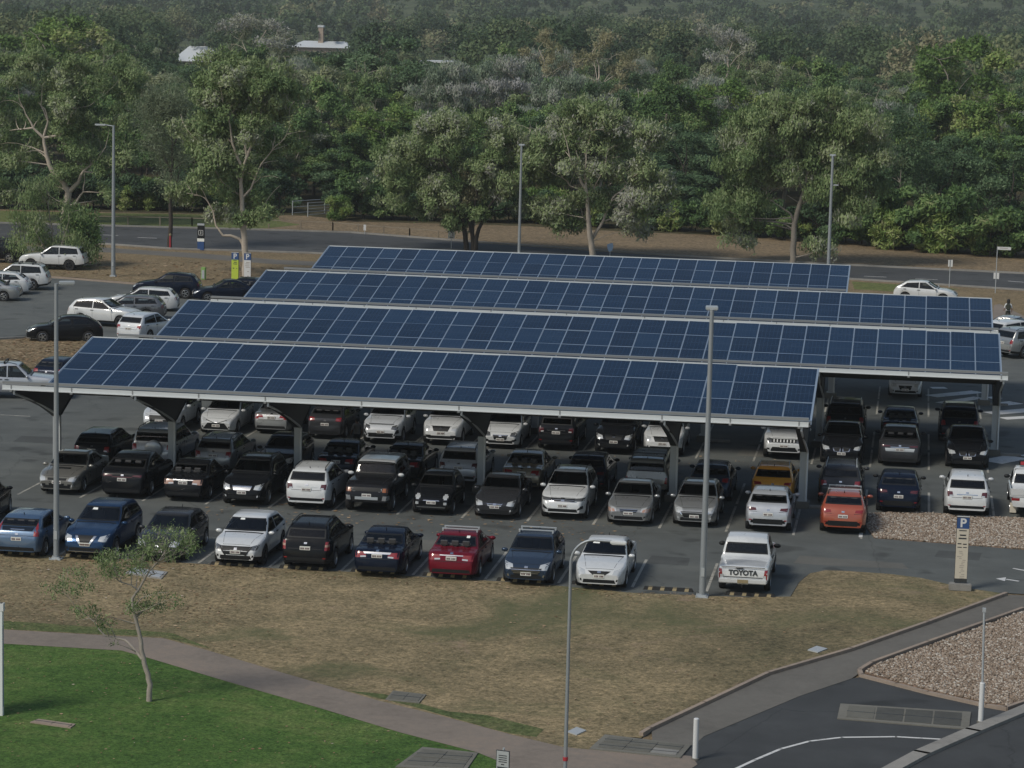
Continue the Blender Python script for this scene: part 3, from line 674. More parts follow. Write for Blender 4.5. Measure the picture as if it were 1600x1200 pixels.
# terrain: flat, rising to a far hill
def hill(x, y):
    t = max(0., (y-880)/1500); return -0.03+(70*t*t*(3-2*t) if t < 1 else 70)
gx = np.concatenate([np.linspace(-1400, -260, 20), np.linspace(-240, 80, 33), np.linspace(100, 1200, 20)])
gy = np.concatenate([np.linspace(-60, 300, 13), np.linspace(330, 3000, 60)])
V = [(x, y, hill(x, y)+(2.5*math.sin(x*.011)*math.cos(y*.006) if y > 1000 else 0)) for y in gy for x in gx]
nx = len(gx); F = [(j*nx+i, j*nx+i+1, (j+1)*nx+i+1, (j+1)*nx+i) for j in range(len(gy)-1) for i in range(nx-1)]
far = [2 if gy[f[0]//nx] < 232 else (0 if gy[f[0]//nx] < 900 else 1) for f in F]
tag(link('terrain', mesh('terrain', V, F, [M['forest_floor'], M['hill'], M['verge']], far, True)), kind='structure')
# verge beyond the road, the road, the near verge
def P2(L): return [tuple(G(x, y)[:2]) for x, y in L]
tl, tr = G(150, 333), G(1650, 412)
verge = P2([(-250, 372), (-250, 322), (0, 327), (150, 331), (480, 337), (560, 346), (815, 353), (1050, 366), (1347, 388), (1600, 409), (1800, 422), (2600, 464), (2600, 530), (1800, 472), (1330, 470), (700, 420), (150, 390)])
sheet('verge_ground', verge, -.008, M['verge'])
sheet('verge_grass', P2([(-250, 372), (-250, 324), (0, 329), (150, 332.5), (430, 336), (440, 346), (470, 351), (420, 356), (385, 357.5), (0, 352)]), -.004, M['verge_green'])
sheet('road', P2([(-300, 343), (0, 349), (385, 359), (550, 364), (800, 383), (1050, 400), (1330, 415), (1600, 428), (1900, 443), (2600, 477), (2600, 520), (1900, 474), (1600, 454), (1445, 444), (1330, 437), (800, 412), (483, 396), (270, 389.5), (150, 381), (-300, 374)]), 0, M['road'])
for L in ([(0, 349), (385, 359), (550, 364), (800, 383), (1050, 400), (1330, 415), (1600, 428), (1750, 435)], [(1750, 463), (1600, 454), (1445, 444), (1330, 437), (800, 412), (483, 396), (270, 389.5), (150, 381)]):
    b = MB(); p = GP(L)
    for a, c in zip(p[:-1], p[1:]):
        d = c-a; b.box((a+c)/2+Vector((0, 0, .06)), (d.length+.02, .35, .12), rz=math.atan2(d.y, d.x))
    tag(b.build('road_kerb', M['kerb_grey']), kind='structure')
b = MB()
for i, (x0, y0, x1, y1) in enumerate([(1200, 424.5, 1225, 426), (1280, 428, 1310, 429.5), (1350, 431.5, 1385, 433), (1430, 435.5, 1465, 437), (1575, 439, 1600, 441), (1640, 443, 1680, 445), (215, 371, 245, 372.2), (160, 367, 185, 368)]):
    a, c = G(x0, y0), G(x1, y1); d = c-a; b.box(((a.x+c.x)/2, (a.y+c.y)/2, .002), (d.length, .13, .004), rz=math.atan2(d.y, d.x))
tag(b.build('road_markings', M['line_bright']), kind='structure')
# near ground south of the car park, then the asphalt
sheet('near_verge', P2([(-300, 381), (150, 383), (270, 391.5), (483, 398), (800, 414), (1330, 439), (1445, 446), (1600, 456), (1900, 478), (2600, 524), (2600, 582), (1900, 536), (1640, 520), (1400, 500), (900, 470), (460, 452), (370, 449), (305, 447.5), (205, 441.5), (120, 433.5), (75, 432), (-300, 428)]), .004, M['island'])
sheet('verge_green_patch', P2([(1331, 440), (1440, 447), (1500, 452), (1440, 455), (1400, 456), (1335, 452)]), .008, M['verge_green'])  # patch of greener grass on the near verge
sheet('concrete_path', P2([(-100, 383), (147, 386), (240, 392), (312, 396), (434, 406), (560, 412), (560, 418), (430, 413), (300, 403), (230, 398), (140, 393), (-100, 390)]), .010, M['footpath'])
sheet('side_path', P2([(1553, 477), (1562, 475), (1600, 494), (1660, 520), (1640, 526), (1600, 517), (1552, 514), (1552, 490)]), .010, M['path'])
park = [(-300, 428), (75, 433), (120, 436), (203, 443), (305, 449), (370, 451), (460, 454), (900, 472), (1400, 502), (1552, 512), (1600, 516), (1900, 540), (2600, 586), (2700, 960), (1600, 928), (1560, 926), (1500, 917), (1440, 903), (1390, 897), (1330, 893), (1290, 891), (1265, 896), (1249, 909), (1235, 932), (1165, 933), (985, 926), (860, 914), (760, 907), (640, 900), (560, 894), (440, 888.5), (392, 886), (330, 882), (110, 868), (0, 865), (-300, 850)]
sheet('car_park_asphalt', P2(park), 0.0, M['asphalt'])
# patched and worn places in the asphalt
M['patch'] = asphalt_mat('patched_asphalt', (.066, .070, .068)); M['patch_pale'] = asphalt_mat('worn_asphalt', (.118, .116, .104))
for q_, mt_ in (([(300, 838), (420, 842), (432, 832), (318, 828)], 'patch'), ([(640, 862), (700, 866), (712, 846), (655, 843)], 'patch_pale'), ([(1010, 880), (1075, 884), (1078, 872), (1018, 868)], 'patch'), ([(20, 690), (90, 694), (100, 684), (34, 681)], 'patch'),
                ([(1240, 880), (1300, 884), (1420, 889), (1410, 880), (1300, 872), (1250, 868)], 'patch_pale'), ([(1255, 905), (1290, 889), (1330, 892), (1268, 897)], 'patch_pale'), ([(1150, 712), (1248, 716), (1246, 704), (1160, 700)], 'patch_pale'), ([(560, 770), (700, 778), (702, 771), (565, 764)], 'patch_pale'), ([(1460, 870), (1530, 876), (1534, 864), (1466, 860)], 'patch')):
    sheet('asphalt_patch', P2(q_), .002, M[mt_])
M['edge_grass'] = soil('edge_grass', [(.3, (.045, .072, .026)), (.5, (.085, .105, .042)), (.68, (.16, .145, .075))], .25, 1.2, 9)
# front grass
path_up = [(-300, 972), (0, 984), (190, 995), (255, 998), (325, 1017), (435, 1050), (590, 1095), (700, 1122), (800, 1149), (880, 1168), (920, 1172)]
path_lo = [(-300, 998), (0, 1006), (190, 1017), (240, 1031), (350, 1064), (500, 1107), (625, 1145), (745, 1176), (780, 1190), (830, 1230)]
grass = [(-300, 851), (0, 866), (110, 869), (330, 882.5), (392, 886.5), (440, 889), (560, 894.5), (640, 900.5), (760, 907.5), (860, 914.5), (985, 926.5), (1165, 933.5), (1236, 932.5), (1250, 909), (1266, 896), (1290, 891.5), (1330, 893), (1390, 897), (1440, 903.5), (1500, 917.5), (1560, 926.5), (1575, 929),
         (1450, 975), (1330, 1017), (1200, 1055), (1100, 1102), (1015, 1142), (1002, 1153), (945, 1150), (920, 1173)]+[p for p in reversed(path_up[:-1])]
sheet('dry_grass', P2(grass), .010, M['dry'])
sheet('lawn', P2([(-300, 990), (0, 1000)]+path_lo[2:]+[(830, 1300), (-300, 1300)]), .008, M['lawn'])
sheet('path', P2(path_up+[(1080, 1182), (1090, 1195), (1060, 1215), (1000, 1240), (830, 1300)]+list(reversed(path_lo))), .016, M['path'])
for gpts in ([(770, 1140), (640, 1103), (545, 1080), (600, 1085), (700, 1112), (760, 1118), (850, 1140), (838, 1152), (800, 1147)], [(0, 970), (60, 974), (200, 984), (270, 990), (330, 1014), (250, 995), (190, 993), (0, 983)]):
    sheet('green_edge_grass', P2(gpts), .013, M['edge_grass'])
# footpath and driveway at the right
driveway = [(1060, 1300), (1060, 1180), (1100, 1150), (1250, 1087), (1330, 1060), (1345, 1058), (1400, 1073), (1450, 1086), (1540, 1106), (1575, 1112), (1700, 1060), (1900, 1000), (1900, 1300)]
sheet('driveway', P2(driveway), .004, M['asphalt_dark'])
sheet('footpath', P2([(1020, 1163), (1018, 1142), (1103, 1103), (1203, 1056), (1333, 1018), (1453, 976), (1577, 930), (1700, 936), (1620, 955), (1595, 956), (1450, 1008), (1360, 1041), (1330, 1061), (1250, 1088), (1100, 1151), (1085, 1165)]), .014, M['footpath'])
def kerb(name, L, w_, h_, mt, z0=0):
    b = MB(); p = GP(L)
    for i in range(len(p)-1):
        a, c = p[i], p[i+1]; d = c-a; b.box((a.x/2+c.x/2, a.y/2+c.y/2, z0+h_/2-.02), (d.length+w_*.35, w_, h_+.04), rz=math.atan2(d.y, d.x))
    return tag(b.build(name, mt), kind='structure')
kerb('grass_kerb', [(1002, 1150), (1015, 1142), (1100, 1102), (1200, 1055), (1330, 1017), (1450, 975), (1572, 930)], .13, .11, M['kerb'])
kerb('gravel_kerb', [(1598, 953), (1450, 1006), (1362, 1038), (1343, 1050), (1346, 1058), (1400, 1072), (1450, 1085), (1540, 1105), (1572, 1109), (1640, 1085)], .13, .10, M['kerb'])
kerb('road_side_kerb', [(1370, 1218), (1440, 1180), (1520, 1145), (1640, 1095)], .45, .10, M['kerb_grey'])
lw = GP([(1150, 1201), (1180, 1187), (1220, 1170), (1265, 1158), (1315, 1152), (1400, 1151), (1490, 1156)], .008)
b = MB()
for i in range(len(lw)-1):
    a, c = lw[i], lw[i+1]; d = c-a; b.box((a+c)/2, (d.length+.05, .10, .004), rz=math.atan2(d.y, d.x))
tag(b.build('driveway_line', M['line_bright']), kind='structure')
# brown island at the left
isl = P2([(-200, 543), (40, 531), (137, 535), (215, 541), (235, 546), (110, 578), (60, 577), (-200, 570)])
sheet('island_grass', isl, .09, M['island'], thick=.12)
kerb('island_kerb', [(-200, 541), (40, 529), (140, 533), (220, 540)], .15, .13, M['kerb_grey'])
kerb('car_park_kerb', [(-200, 430.5), (75, 434), (120, 437), (203, 444), (305, 450), (370, 452)], .15, .12, M['kerb'])
# gravel beds of single stones
ico = []
for k in range(6):
    bm = bmesh.new(); bmesh.ops.create_icosphere(bm, subdivisions=1, radius=1)
    for v in bm.verts: v.co *= random.uniform(.7, 1.25)
    ico.append((np.array([v.co[:] for v in bm.verts]), np.array([[v.index for v in f.verts] for f in bm.faces]))); bm.free()
def inside(p, poly):
    c = False; n = len(poly)
    for i in range(n):
        a, b_ = poly[i], poly[i-1]
        if (a[1] > p[1]) != (b_[1] > p[1]) and p[0] < (b_[0]-a[0])*(p[1]-a[1])/(b_[1]-a[1])+a[0]: c = not c
    return c
def scatter(poly, dens):
    xs = [p[0] for p in poly]; ys = [p[1] for p in poly]; out = []
    n = int((max(xs)-min(xs))*(max(ys)-min(ys))*dens)
    for _ in range(n):
        p = (random.uniform(min(xs), max(xs)), random.uniform(min(ys), max(ys)))
        if inside(p, poly): out.append(p)
    return out
def tone_mat(name, stops, rough=.85, trans=0):
    mt = pbr(name, (.3, .3, .3), rough, spec=.25)
    a = N(mt, 'ShaderNodeAttribute', attribute_name='tone'); oi = N(mt, 'ShaderNodeObjectInfo')
    ad = N(mt, 'ShaderNodeMath', operation='MULTIPLY_ADD'); ad.inputs[1].default_value = .22; L = mt.node_tree.links
    L.new(oi.outputs['Random'], ad.inputs[0]); L.new(a.outputs['Fac'], ad.inputs[2])
    sb = N(mt, 'ShaderNodeMath', operation='SUBTRACT'); sb.inputs[1].default_value = .11; L.new(ad.outputs[0], sb.inputs[0])
    c = ramp(mt, sb.outputs[0], stops); setcol(mt, c)
    if trans:
        t = N(mt, 'ShaderNodeBsdfTranslucent'); L.new(c, t.inputs[0])
        mx = N(mt, 'ShaderNodeMixShader'); mx.inputs[0].default_value = trans
        L.new(mt.node_tree.nodes['Principled BSDF'].outputs[0], mx.inputs[1]); L.new(t.outputs[0], mx.inputs[2])
        L.new(mx.outputs[0], mt.node_tree.nodes['Material Output'].inputs[0])
    return mt
def npmesh(name, V, F, mt, tone=None):
    me = bpy.data.meshes.new(name); nv = len(V); nf = len(F); k = F.shape[1]
    me.vertices.add(nv); me.vertices.foreach_set('co', np.ascontiguousarray(V, np.float32).ravel())
    me.loops.add(nf*k); me.polygons.add(nf)
    me.loops.foreach_set('vertex_index', np.ascontiguousarray(F, np.int32).ravel())
    me.polygons.foreach_set('loop_start', np.arange(0, nf*k, k, dtype=np.int32))
    me.materials.append(mt)
    if tone is not None:
        at = me.attributes.new('tone', 'FLOAT', 'FACE'); at.data.foreach_set('value', np.asarray(tone, np.float32))
    me.update(); me.validate(); return me
M['stone'] = tone_mat('gravel_stones', [(0, (.10, .078, .056)), (.35, (.205, .156, .116)), (.65, (.27, .212, .162)), (.9, (.33, .28, .23)), (1, (.43, .40, .35))])
M['gravel_bed'] = soil('gravel_bed', [(.3, (.13, .09, .07)), (.5, (.2, .14, .105)), (.7, (.27, .19, .145))], .3, 3, 14)
def gravel(name, poly, dens, smin, smax):
    sheet(name+'_base', poly, .03, M['gravel_bed'], thick=.04)
    Vs = []; Fs = []; T = []; o = 0
    for (x, y) in scatter(poly, dens):
        v, f = random.choice(ico); s = random.uniform(smin, smax)
        a = random.uniform(0, 6.28); rot = np.array([[math.cos(a), -math.sin(a), 0], [math.sin(a), math.cos(a), 0], [0, 0, 1]])
        Vs.append(v*np.array([s, s*random.uniform(.6, 1), s*random.uniform(.45, .75)])@rot.T+np.array([x, y, .03+s*.25])); Fs.append(f+o); o += len(v)
        T += [random.random()]*len(f)
    tag(link(name, npmesh(name, np.concatenate(Vs), np.concatenate(Fs), M['stone'], T)), kind='stuff')
bed1 = P2([(1357, 803), (1430, 801), (1500, 806), (1600, 811), (1700, 816), (1700, 867), (1600, 859), (1500, 851), (1420, 845), (1366, 841), (1354, 825)])
bed2 = P2([(1597, 957), (1450, 1011), (1366, 1041), (1352, 1052), (1400, 1066), (1450, 1079), (1540, 1099), (1572, 1104), (1640, 1080), (1760, 1030), (1740, 940)])
gravel('gravel_bed', bed1, 300, .025, .07)
gravel('gravel_bed', bed2, 340, .022, .065)
gravel('gravel_strip', P2([(310, 452), (368, 454), (366, 463), (300, 460)]), 30, .05, .12)
# fallen leaves
M['litter'] = tone_mat('fallen_leaves', [(0, (.10, .06, .03)), (.4, (.22, .145, .08)), (.8, (.34, .25, .16)), (1, (.5, .44, .36))])
def litter(name, items):
    Vs = []; T = []; items = [(a, b_*1.5, c_, d_*1.35) for a, b_, c_, d_ in items]
    for poly, dens, z, s in items:
        for x, y in scatter(poly, dens):
            a = random.uniform(0, 6.28); l = s*random.uniform(.5, 1.3); wd = l*random.uniform(.25, .6); t = random.uniform(-.4, .4)
            c, sn = math.cos(a), math.sin(a)
            for u, v in ((-1, 0), (0, -1), (1, 0), (0, 1)):
                Vs.append((x+(u*l*c-v*wd*sn)/2, y+(u*l*sn+v*wd*c)/2, z+.02+v*t*wd/2+.3*wd*abs(t)))
            T.append(random.random()*.85+(.15 if random.random() < .1 else 0))
    V = np.array(Vs); F = np.arange(len(V)).reshape(-1, 4)
    tag(link(name, npmesh(name, V, F, M['litter'], T)), kind='stuff')
gp = P2(grass)
litter('fallen_leaves', [(isl, 16, .09, .16), (P2([(80, 396), (460, 418), (460, 448), (75, 430)]), 2.2, .004, .22),
        (gp, .8, .012, .09), (P2([(-100, 866), (440, 889), (330, 990), (-100, 960)]), 7, .012, .10), (P2([(0, 1010), (190, 1020), (350, 1070), (740, 1180), (740, 1260), (0, 1260)]), 2.2, .008, .07),
        (P2([(320, 770), (1000, 820), (1000, 850), (320, 815)]), 3.0, .004, .13), (P2([(560, 770), (1300, 830), (1300, 790), (560, 740)]), 2.0, .004, .10),
        (P2([(600, 690), (1260, 720), (1260, 760), (600, 730)]), 1.6, .004, .11), (P2([(110, 868), (985, 925), (1165, 933), (1165, 944), (985, 938), (110, 880)]), 9, .012, .10)])

# ------------------------------------------------------------------ solar canopies
XL = -36.0
def panel_material():
    mt = pbr('solar_panel_glass', (.02, .04, .09), .16, spec=.05)
    tc = N(mt, 'ShaderNodeTexCoord'); L = mt.node_tree.links
    sep = N(mt, 'ShaderNodeSeparateXYZ'); L.new(tc.outputs['UV'], sep.inputs[0])
    def lines(out, n, w_):
        m1 = N(mt, 'ShaderNodeMath', operation='MULTIPLY'); m1.inputs[1].default_value = n; L.new(out, m1.inputs[0])
        f = N(mt, 'ShaderNodeMath', operation='FRACT'); L.new(m1.outputs[0], f.inputs[0])
        d = N(mt, 'ShaderNodeMath', operation='SUBTRACT'); d.inputs[1].default_value = .5; L.new(f.outputs[0], d.inputs[0])
        a = N(mt, 'ShaderNodeMath', operation='ABSOLUTE'); L.new(d.outputs[0], a.inputs[0])
        g = N(mt, 'ShaderNodeMath', operation='GREATER_THAN'); g.inputs[1].default_value = .5-w_; L.new(a.outputs[0], g.inputs[0]); return g.outputs[0]
    def mx_(a, b): 
        n = N(mt, 'ShaderNodeMath', operation='MAXIMUM'); L.new(a, n.inputs[0]); L.new(b, n.inputs[1]); return n.outputs[0]
    oi = N(mt, 'ShaderNodeObjectInfo')
    pv = ramp(mt, oi.outputs['Random'], [(0, (.0005, .008, .025)), (.5, (.002, .014, .040)), (1, (.008, .026, .061))])
    n = noise(mt, 1.2, 3, .6, coord='UV'); cells = mix(mt, ramp(mt, n, [(.3, 0.), (.75, .5)]), pv, (.008, .026, .062))
    grid = mx_(lines(sep.outputs[0], 6, .022), lines(sep.outputs[1], 12, .022))
    bus = lines(sep.outputs[0], 24, .045); mid = lines(sep.outputs[1], 2, .011)
    c = mix(mt, bus, cells, (.034, .062, .118)); c = mix(mt, grid, c, (.050, .082, .140)); c = mix(mt, mid, c, (.052, .080, .125))
    du = noise(mt, .9, 5, .7, coord='Object'); c = mix(mt, ramp(mt, du, [(.45, 0.), (.8, .07)]), c, (.12, .13, .14))
    setcol(mt, c); b = mt.node_tree.nodes['Principled BSDF']
    L.new(ramp(mt, du, [(.3, .12), (.8, .30)]), b.inputs['Roughness']); return mt
M['solar'] = panel_material()
M['frame'] = pbr('panel_frame', (.27, .34, .43), .45, .2)
PW, PL, TILT = 1.146, 2.15, R(11.5)
def panel_meshes():
    V = [(0, 0, .02), (PW, 0, .02), (PW, PL, .02), (0, PL, .02)]; e = .027
    V2 = [(e, e, .022), (PW-e, e, .022), (PW-e, PL-e, .022), (e, PL-e, .022)]
    me = bpy.data.meshes.new('solar_panel')
    b = MB(); b.box((PW/2, PL/2, 0), (PW-.012, PL-.012, .04))
    me.from_pydata([tuple(v) for v in b.V]+V2, [], [f for f in b.F]+[(8, 9, 10, 11)])
    me.materials.append(M['frame']); me.materials.append(M['solar'])
    me.polygons.foreach_set('material_index', [0]*6+[1])
    uv = me.uv_layers.new(name='UVMap'); q = me.polygons[6]
    for li, c in zip(q.loop_indices, ((0, 0), (1, 0), (1, 1), (0, 1))): uv.data[li].uv = c
    me.update(); return me
PANEL = panel_meshes()
def canopy(Yv, ncol, posts, label, tipz=4.56):
    root = empty('solar_canopy', (XL, Yv, 0), 0, label, 'solar canopy', 'solar car park canopies')
    Wd = ncol*PW; y0 = -.55; z0 = 3.66; ct, st = math.cos(TILT), math.sin(TILT)
    k = 0
    for r_ in (2, 1, 0):
        for c in range(ncol):
            if k < 100:
                link('solar_panel', PANEL, root, (c*PW, y0+r_*PL*ct, z0+r_*PL*st+random.uniform(-.004, .004)), (TILT+random.gauss(0, .004), random.gauss(0, .003), 0))
            k += 1
    if k > 100:                                             # the last few of the hidden low row
        bm = bmesh.new()
        for c in range(ncol-(k-100), ncol):
            t = PANEL.copy(); t.transform(Matrix.Translation((c*PW, y0, z0))@Matrix.Rotation(TILT, 4, 'X')); bm.from_mesh(t); bpy.data.meshes.remove(t)
        me = bpy.data.meshes.new('solar_panel'); bm.to_mesh(me); bm.free(); me.materials.append(M['frame']); me.materials.append(M['solar'])
        tag(link('solar_panel', me, root), kind='stuff')
    yb, zb = y0+3*PL*ct, z0+3*PL*st; yf, zf = -5.75, tipz
    # roof decks: the rear wing under the panels, the front wing rising to the fascia
    b = MB(); b.add([(0, y0, z0-.09), (Wd, y0, z0-.09), (Wd, yb+.02, zb-.09), (0, yb+.02, zb-.09), (0, y0, z0-.05), (Wd, y0, z0-.05), (Wd, yb+.02, zb-.05), (0, yb+.02, zb-.05)],
                    [(3, 2, 1, 0), (4, 5, 6, 7), (0, 1, 5, 4), (1, 2, 6, 5), (2, 3, 7, 6), (3, 0, 4, 7)])
    b.build('rear_deck', M['soffit'], root)
    b = MB(); a0, a1 = yf+.05, y0-.08; h0, h1 = zf-.14, z0-.10
    b.add([(0, a0, h0-.04), (Wd, a0, h0-.04), (Wd, a1, h1-.04), (0, a1, h1-.04), (0, a0, h0), (Wd, a0, h0), (Wd, a1, h1), (0, a1, h1)],
          [(3, 2, 1, 0), (4, 5, 6, 7), (0, 1, 5, 4), (1, 2, 6, 5), (2, 3, 7, 6), (3, 0, 4, 7)])
    b.build('front_deck', M['soffit'], root)
    # side trims, fascia, lip and valley gutter
    for xx in (-.03, Wd+.03):
        b = MB(); ym, zm = (y0+yb)/2, (z0+zb)/2; b.box((xx, ym, zm-.05), (.05, 3*PL+.06, .19), rx=TILT); b.build('side_trim', M['frame'], root)
    b = MB(); b.box((Wd/2, yb+.05, zb-.02), (Wd+.06, .05, .15)); b.build('rear_fascia', M['fascia'], root)
    b = MB(); b.box((Wd/2, yf, zf-.245), (Wd+.25, .06, .18)); b.box((Wd/2, yf-.035, zf-.325), (Wd+.25, .12, .03)); b.build('fascia', M['fascia'], root)
    b = MB(); b.box((Wd/2, yf+.07, zf-.05), (Wd+.25, .18, .10)); b.build('roof_lip', M['gutter'], root)
    b = MB(); b.box((Wd/2, -.30, z0-.16), (Wd, .34, .18)); b.build('valley_gutter', M['gutter'], root)
    sc = math.atan2(h0-h1, a1-a0)
    for t in (.12, .38, .64, .9):
        b = MB(); b.box((Wd/2, a0+(a1-a0)*t, h0+(h1-h0)*t-.13), (Wd-.1, .07, .17), rx=-sc); b.build('purlin', M['dark_steel'], root)
        b = MB(); b.box((Wd/2, y0+(yb-y0)*t, z0+(zb-z0)*t-.18), (Wd-.1, .07, .17), rx=TILT); b.build('purlin', M['dark_steel'], root)
    for xp in list(posts)+[(a+c)/2 for a, c in zip(posts[:-1], posts[1:])]:
        b = MB(); b.box((xp-XL, yf-.036, zf-.25), (.05, .012, .20)); b.box((xp-XL, yf-.06, zf-.37), (.10, .10, .07)); b.build('fascia_joint', M['gutter'], root)
    for xp in posts:
        x = xp-XL
        a = MB()                                            # tapering plate arm with flanges
        for dx, tt in ((0, .02), (-.1, .0), (.1, .0)):
            pass
        P = [(yf+.18, zf-.30), (yf+.18, zf-.42), (-1.9, 3.02), (-.55, 2.5), (-.24, 2.36), (.24, 2.36), (.55, 2.5), (1.9, 3.02), (yb-.2, zb-.42), (yb-.2, zb-.22), (-.1, z0-.22), (-.4, z0-.26)]
        n = len(P); V = [(x-.11, *p) for p in P]+[(x+.11, *p) for p in P]
        F = [tuple(range(n)), tuple(reversed(range(n, 2*n)))]+[(i, n+i, n+(i+1) % n, (i+1) % n) for i in range(n)]
        a.add(V, F)
        for i in range(1, 8):
            (ya, za), (yc, zc) = P[i], P[i+1]; a.box((x, (ya+yc)/2, (za+zc)/2-.01), (.30, math.hypot(yc-ya, zc-za)+.02, .03), rx=math.atan2(zc-za, yc-ya))
        a.build('arm', M['dark_steel'], root)
        b = MB()
        for dy in (-.13, .13): b.box((x, dy, 1.32), (.28, .022, 2.08))
        b.box((x, 0, 1.32), (.018, .24, 2.08)); b.box((x, 0, .30), (.42, .42, .04)); b.build('post', M['galv'], root)
        b = MB(); b.box((x, 0, .12), (.62, .62, .32)); b.build('plinth', M['pit'], root, bevel=.02)
        b = MB(); b.box((x+.75, -.05, .06), (1.0, .22, .12)); b.build('kerb_block', M['kerb_grey'], root, bevel=.02)
        b = MB(); b.tube([(x+.1, yf+.02, zf-.36), (x+.1, yf+.02, zf-.5), (x+.06, -3., 3.38), (x+.16, -.5, 2.45), (x+.16, -.17, 2.3), (x+.16, -.17, .3)], .045, 8); b.build('downpipe', M['white_steel'], root, smooth=True)
    return root
POSTS = [G(q, 752).x for q in ()]
s_ = 2.655
pz = [-4.15, -9.45, -17.45, -25.25, -30.7, -35.75]
canopy(107.7, 28, pz, 'nearest solar panel canopy, lowest in the picture, over the first covered cars')
canopy(123.4, 35, [3.95, -4.1]+pz[1:], 'second solar panel canopy back, reaching further right than the nearest one', 4.62)
canopy(139.6, 35, [3.85, -4.1]+pz[1:], 'third solar panel canopy, behind the second one and just as long', 4.70)
canopy(155.7, 28, pz, 'farthest solar panel canopy, short one nearest the road', 4.70)

# ------------------------------------------------------------------ parking lines, stops
b = MB()
def pline(x0, y0, x1, y1, wd=.10):
    a, c = G(x0, y0, .004), G(x1, y1, .004); d = c-a; b.box((a+c)/2, (d.length, wd, .004), rz=math.atan2(d.y, d.x))
stall = 2.6
# row by the grass
for k in range(1, 12):
    x = -4.07-k*stall; b.box((x, 93.2, .003), (.10, 4.8, .004))
for k in range(-4, 13):
    x = -4.2-k*stall
    if x > 6.6: continue
    for Ya, Yb in ((101.7, 107.2), (107.7, 112.6)): b.box((x, (Ya+Yb)/2, .003), (.10, Yb-Ya, .004))
    if x > 4.2: continue
    for Ya, Yb in ((118.4, 123.2), (123.9, 128.7), (134.5, 139.4), (139.9, 144.7), (150.5, 155.4)): b.box((x, (Ya+Yb)/2, .003), (.09, Yb-Ya, .004))
for q in ((0, 648, 47, 650.5), ): pline(*q)
tag(b.build('parking_lines', M['line']), kind='structure')
b = MB()
for (xa, ya), (xb, yb), wd in (((1455, 606), (1478, 606), .6), ((1455, 619), (1528, 612), .9), ((1470, 630), (1530, 621), .7), ((1545, 622), (1560, 621), .7), ((1548, 633), (1588, 629), 1.0), ((1546, 646), (1640, 638), 1.0), ((1567, 654), (1640, 650), .7), ((1548, 722), (1590, 714), 1.2), ((1640, 708), (1600, 713), .6)):
    a, c = G(xa, ya), G(xb, yb); d = c-a; b.box(((a.x+c.x)/2, (a.y+c.y)/2, .004), (d.length, wd, .005), rz=math.atan2(d.y, d.x))
for L in ([(1453, 838), (1453, 838)], ):
    pass
b.box((G(1345, 836).x, G(1345, 836).y, .004), (.14, .9, .005))
for sx in (1452, 1553): pass
tag(b.build('hatched_markings', M['line_bright']), kind='structure')
b = MB()                                                    # direction arrow on the access road
pa = GP([(1592, 908), (1572, 905)], .004); d = pa[1]-pa[0]; b.box((pa[0]+pa[1])/2, (d.length, .12, .004), rz=math.atan2(d.y, d.x))
h = GP([(1556, 904), (1572, 902), (1570, 908)], .006); b.add([h[0], h[1], h[2]], [(0, 2, 1)])
pline(1583, 888, 1605, 892)
tag(b.build('arrow_marking', M['line_bright']), kind='structure')
def wheel_stop(x, y, label):
    p = G(x, y); root = empty('wheel_stop', (p.x, p.y, 0), 0, label, 'wheel stop', 'rubber wheel stops along the grass')
    b = MB(); L = 1.75; b.add([(-L/2, -.09, 0), (L/2, -.09, 0), (L/2, .09, 0), (-L/2, .09, 0), (-L/2+.05, -.055, .11), (L/2-.05, -.055, .11), (L/2-.05, .055, .11), (-L/2+.05, .055, .11)],
                   [(3, 2, 1, 0), (4, 5, 6, 7), (0, 1, 5, 4), (1, 2, 6, 5), (2, 3, 7, 6), (3, 0, 4, 7)]); b.build('body', M['rubber'], root)
    for k in range(4):
        x0 = -L/2+.24+k*.425; b = MB(); o = .004
        b.add([(x0-.07, -.09-o, .012), (x0+.07, -.09-o, .012), (x0+.09, -.055-o, .1), (x0-.05, -.055-o, .1), (x0+.09, .04, .115), (x0-.05, .04, .115), (x0-.09, -.09, .0), (x0+.09, -.09, .0)], [(0, 1, 2, 3), (3, 2, 4, 5), (6, 7, 1, 0)])
        b.build('yellow_patch', M['stop_yellow'], root)
for x, y, t in ((25, 866, 'light blue hatchback'), (133, 871, 'blue off-roader with the chrome nose'), (245, 877, 'shrub-hidden dark car'), (366, 884, 'white crossover'), (474, 889, 'black wagon-like car with orange lamps'), (586, 894.5, 'black sedan'), (698, 901, 'red sedan'), (814, 909, 'slate blue hatchback'), (931, 914, 'white sedan'), (1172, 931, 'white utility truck')):
    wheel_stop(x, y, 'black and yellow wheel stop under the '+t)
wheel_stop(1044, 922.5, 'black and yellow wheel stop in the one empty bay')

